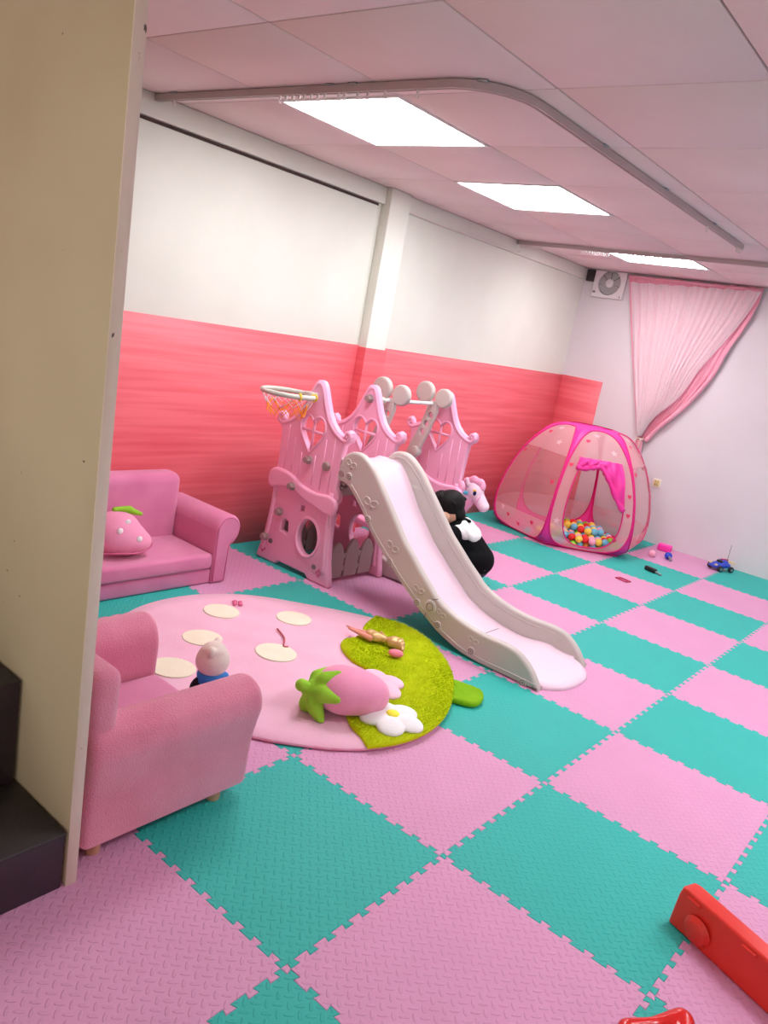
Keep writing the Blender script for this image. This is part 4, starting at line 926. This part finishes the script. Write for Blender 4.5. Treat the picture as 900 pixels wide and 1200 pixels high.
# ------------------------------------------------------------------ things on the sofa and floor
cu = thing('strawberry_cushion', 'pink strawberry cushion with white dots resting on the sofa seat', 'cushion', (-2.085, .87, .170))
cb = link('cushion_body', blob_me([('e', (0, 0, .105), (.075, .115, .105), (0, -.55, .0)), ('e', (.035, .075, .062), (.06, .085, .056), (0, -.35, .3)), ('e', (.02, .03, .08), (.07, .11, .078), (0, -.5, .1))], .008, 6), 'berry', cu)
link('cushion_piping', tube_me(cr([(.045, -.10, .03), (.085, -.03, .035), (.098, .05, .035), (.075, .13, .05), (.03, .155, .07)], 5), .004, 6), 'piping', cb)
link('cushion_leaf', blob_me([('c', (-.03, -.01, .205), .014, (-.02, .06, .205), .018), ('c', (-.02, .06, .2), .018, (-.015, .12, .18), .010)], .006, 3), 'leaf', cu)
for y, z, x in ((-.035, .135, .066), (.055, .095, .087), (.015, .165, .044)):
    link('white_dot', sph_me(.015, (x, y, z), (.45, 1, 1)), 'white_felt', cb)
# soft doll leaning behind the armchair arm, seen from the back
td = thing('plush_doll', 'blue and cream bear plush in a black jacket seen from behind, by the armchair', 'plush toy', tuple(onplane(249, 776, 2, .215).xy)+(RZ+.0155,), math.radians(38)); td.scale = (.86, .86, .86)
link('plush_body', blob_me([('e', (0, 0, .085), (.062, .07, .085)), ('c', (.02, .075, .13), .02, (.035, .115, .11), .019), ('c', (.02, -.075, .13), .02, (.035, -.115, .11), .019), ('c', (.0, .045, .03), .027, (.09, .06, .024), .024), ('c', (.0, -.045, .03), .027, (.09, -.06, .024), .024), ('e', (0, 0, .165), (.055, .06, .03))], .006, 3), 'blue_plush', td)
link('plush_head', blob_me([('e', (0, 0, .225), (.066, .070, .062)), ('e', (.0, .0, .25), (.055, .058, .05)), ('e', (.0, .048, .278), (.016, .022, .022)), ('e', (.0, -.048, .278), (.016, .022, .022))], .006, 3), 'cream_plush', td)
link('plush_jacket', blob_me([('e', (-.004, 0, .075), (.069, .078, .072)), ('e', (-.02, 0, .10), (.055, .07, .05))], .006, 3), 'black_cloth', td)

# hair clip, hair tie and little doll on the rug
hcp = px2(253, 60, .03); t = thing('hair_clip', 'tiny pink flower hair clip on the rug edge', 'hair clip', (hcp.x, hcp.y, RZ+.0145))
for k in range(4):
    a = k*PI/2; link('petal', blob_me([('e', (.014*math.cos(a)*1.2, .016*math.sin(a), .009), (.011, .011, .008)), ('c', (.014*math.cos(a)*1.2, .016*math.sin(a), .006), .006, (.03*math.cos(a+.3), .026*math.sin(a+.3), .006), .004)], .0035, 2), 'clip_pink', t)
a_, b_ = px2(353, 125, .03), px2(369, 167, .03)
a_.z = b_.z = RZ+.0145
setp(link('hair_tie', tube_me(cr([a_+Vector((0, 0, .008)), a_.lerp(b_, .5)+Vector((.012, .012, .005)), b_+Vector((0, 0, .006)), b_+Vector((.015, .012, .006))], 5), .004, 6), 'rose'), 'thin rose brown hair elastic lying on the rug near a cream dot', 'hair tie')
d0, d1, d2 = onplane(405, 733, 2, .05), onplane(436, 744, 2, .06), onplane(468, 762, 2, .06)
dl = thing('fashion_doll', 'small doll in gold dress lying face down on the green leaf', 'doll', (d1.x, d1.y, RZ+.036))
DZ = RZ+.05
def at(px, py, z=.0): p = onplane(px, py, 2, DZ); p.z = DZ+z; return p
link('doll_legs', blob_me([('c', at(406, 733), .004, at(418, 739), .009), ('c', at(418, 739), .009, at(436, 745, .004), .017), ('c', at(408, 736), .004, at(434, 748), .014)], .004, 2), 'doll_skin', dl, world=True)
link('doll_dress', blob_me([('c', at(434, 744, .004), .024, at(450, 750, .004), .017), ('e', at(440, 747, .004), (.03, .03, .022)), ('c', at(446, 742, .004), .008, at(456, 751), .007)], .005, 1), 'gold', dl, world=True)
link('doll_hair', blob_me([('e', at(462, 754, .006), (.034, .034, .026)), ('c', at(455, 752, .006), .016, at(468, 757, .006), .026), ('c', at(470, 752, .006), .012, at(472, 762), .008)], .005, 1), 'gold', dl, world=True)
link('doll_bow', blob_me([('e', at(464, 765, -.002), (.034, .026, .016), (0, 0, .6))], .005, 1), 'doll_pink', dl, world=True)

# small toys near the tent
p = onplane(778, 646, 2, MATZ); o = setp(link('pink_toy_box', box_me((-.055, -.03, 0), (.055, .03, .06), .014, 4), 'hot_pink'), 'hot pink plastic toy block against the back wall beside the tent', 'toy'); o.location = (p.x, min(p.y, YB-.045), MATZ+.0005)
p = onplane(781, 656, 2, MATZ); t = thing('blue_rattle', 'small blue toy rattle on the mat between tent and car', 'toy', (p.x, p.y+.02, MATZ+.0005), -.9)
link('rattle_head', sph_me(.03, (0, 0, .03), (1, 1, 1)), 'car_blue', t); link('rattle_handle', cyl_me((.02, 0, .03), (.075, 0, .012), .010, .011, 14, .002), 'steel', t)
p = onplane(765, 671, 2, MATZ); t = thing('black_clip', 'black and steel clip toy on the teal mat in front of the tent', 'toy', (p.x-.01, p.y, MATZ+.0005), -.35)
link('clip_body', box_me((-.06, -.018, 0), (.035, .018, .032), .008, 3), 'black', t); link('clip_tip', join_me(cyl_me((.03, 0, .014), (.08, 0, .010), .007, .006, 10), cyl_me((.076, -.014, .008), (.076, .014, .008), .007, n=10)), 'steel', t)
p = onplane(730, 680, 2, MATZ); t_ = setp(link('magenta_frame', panel_me([[(-.045, -.028), (.045, -.028), (.045, .028), (-.045, .028)], [(-.033, .017), (.033, .017), (.033, -.017), (-.033, -.017)]], .008, .002, 1, 'XY', .0045), 'car_red'), 'flat magenta toy frame lying on the pink mat', 'toy'); t_.location = (p.x, p.y, MATZ+.0005); t_.rotation_euler.z = -.25
pc = onplane(843, 668, 2, MATZ); t = thing('toy_car', 'blue remote control toy car with antenna by the white wall', 'toy car', (pc.x, pc.y, MATZ+.0005), math.radians(238))
cbm = blob_me([('e', (0, 0, .045), (.088, .055, .026)), ('e', (-.012, 0, .065), (.045, .04, .026)), ('e', (.06, 0, .036), (.045, .05, .018))], .005, 3); cb_ = link('car_body', cbm, 'car_blue', t)
link('windshield', sph_me(.03, (.018, 0, .07), (.8, 1.05, .5)), 'black', cb_)
link('roof_stripe', box_me((-.05, -.014, .083), (.01, .014, .092), .004), 'car_red', cb_)
link('spoiler', box_me((-.095, -.045, .068), (-.075, .045, .075), .003), 'car_yel', cb_)
for s in (-1, 1):
    link('headlight', sph_me(.012, (.075, s*.03, .05), (1, 1, .6)), 'car_yel', cb_)
    for x in (-.055, .05):
        wh = link('wheel', cyl_me((x, s*.045, .024), (x, s*.066, .024), .024, n=18, bev=.005), 'black', t); link('wheel_hub', cyl_me((x, s*.064, .024), (x, s*.068, .024), .011, n=12), 'steel', wh)
link('antenna', cyl_me((-.03, .02, .075), (-.03, .02, .215), .0016, n=6), 'fan_dark', t)

# red toys at the bottom right
ra, rbp = onplane(782, 1080, 2, MATZ), onplane(896, 1187, 2, MATZ)
dv = (rbp-ra); dv.z = 0; ang = math.atan2(dv.y, dv.x); RL = .52
rt_ = thing('red_toy_plank', 'red plastic toy bench piece with round boss lying on its side on the mats', 'toy', (ra.x, ra.y, MATZ+.0005), ang)
HB, TB = .122, .055
ol = [(0, .004), (.004, 0), (RL, 0), (RL, HB-.02), (.30, HB-.004), (.03, HB), (.012, HB-.004), (.006, HB-.03)]
link('plank_body', panel_me([ol], TB, .008, 3, 'XZ', TB/2), 'red', rt_)
link('round_boss', cyl_me((.085, .002, .045), (.085, -.016, .042), .040, .033, 28, .006), 'red', rt_)
for x in (.055, .22): link('catch', box_me((x-.022, -.006, HB-.022), (x+.018, .004, HB-.013), .003), 'red', rt_)
for k in range(4): link('grip_slot', box_me((.30+k*.045, -.004, .012), (.322+k*.045, .004, .075), .004), 'red_gloss', rt_)
rp = onplane(778, 1202, 2, .06)
rh_ = thing('red_toy', 'glossy red double humped plastic toy at the bottom edge', 'toy', (.66, .50, MATZ+.0005))
pA_, pB2 = onplane(735, 1203, 2, .05)-Vector((.66, .50, 0)), onplane(800, 1193, 2, .06)-Vector((.66, .50, 0))
link('red_shell', blob_me([('c', (pA_.x, pA_.y, .03), .022, (pA_.x*.5+pB2.x*.5, pA_.y*.5+pB2.y*.5, .03), .02), ('c', (pA_.x*.5+pB2.x*.5, pA_.y*.5+pB2.y*.5, .03), .02, (pB2.x, pB2.y, .036), .03), ('c', (pB2.x, pB2.y, .036), .03, (pB2.x+.05, pB2.y-.10, .03), .03), ('c', (pA_.x, pA_.y, .03), .022, (pA_.x+.05, pA_.y-.12, .026), .022)], .006, 5), 'red_gloss', rh_)
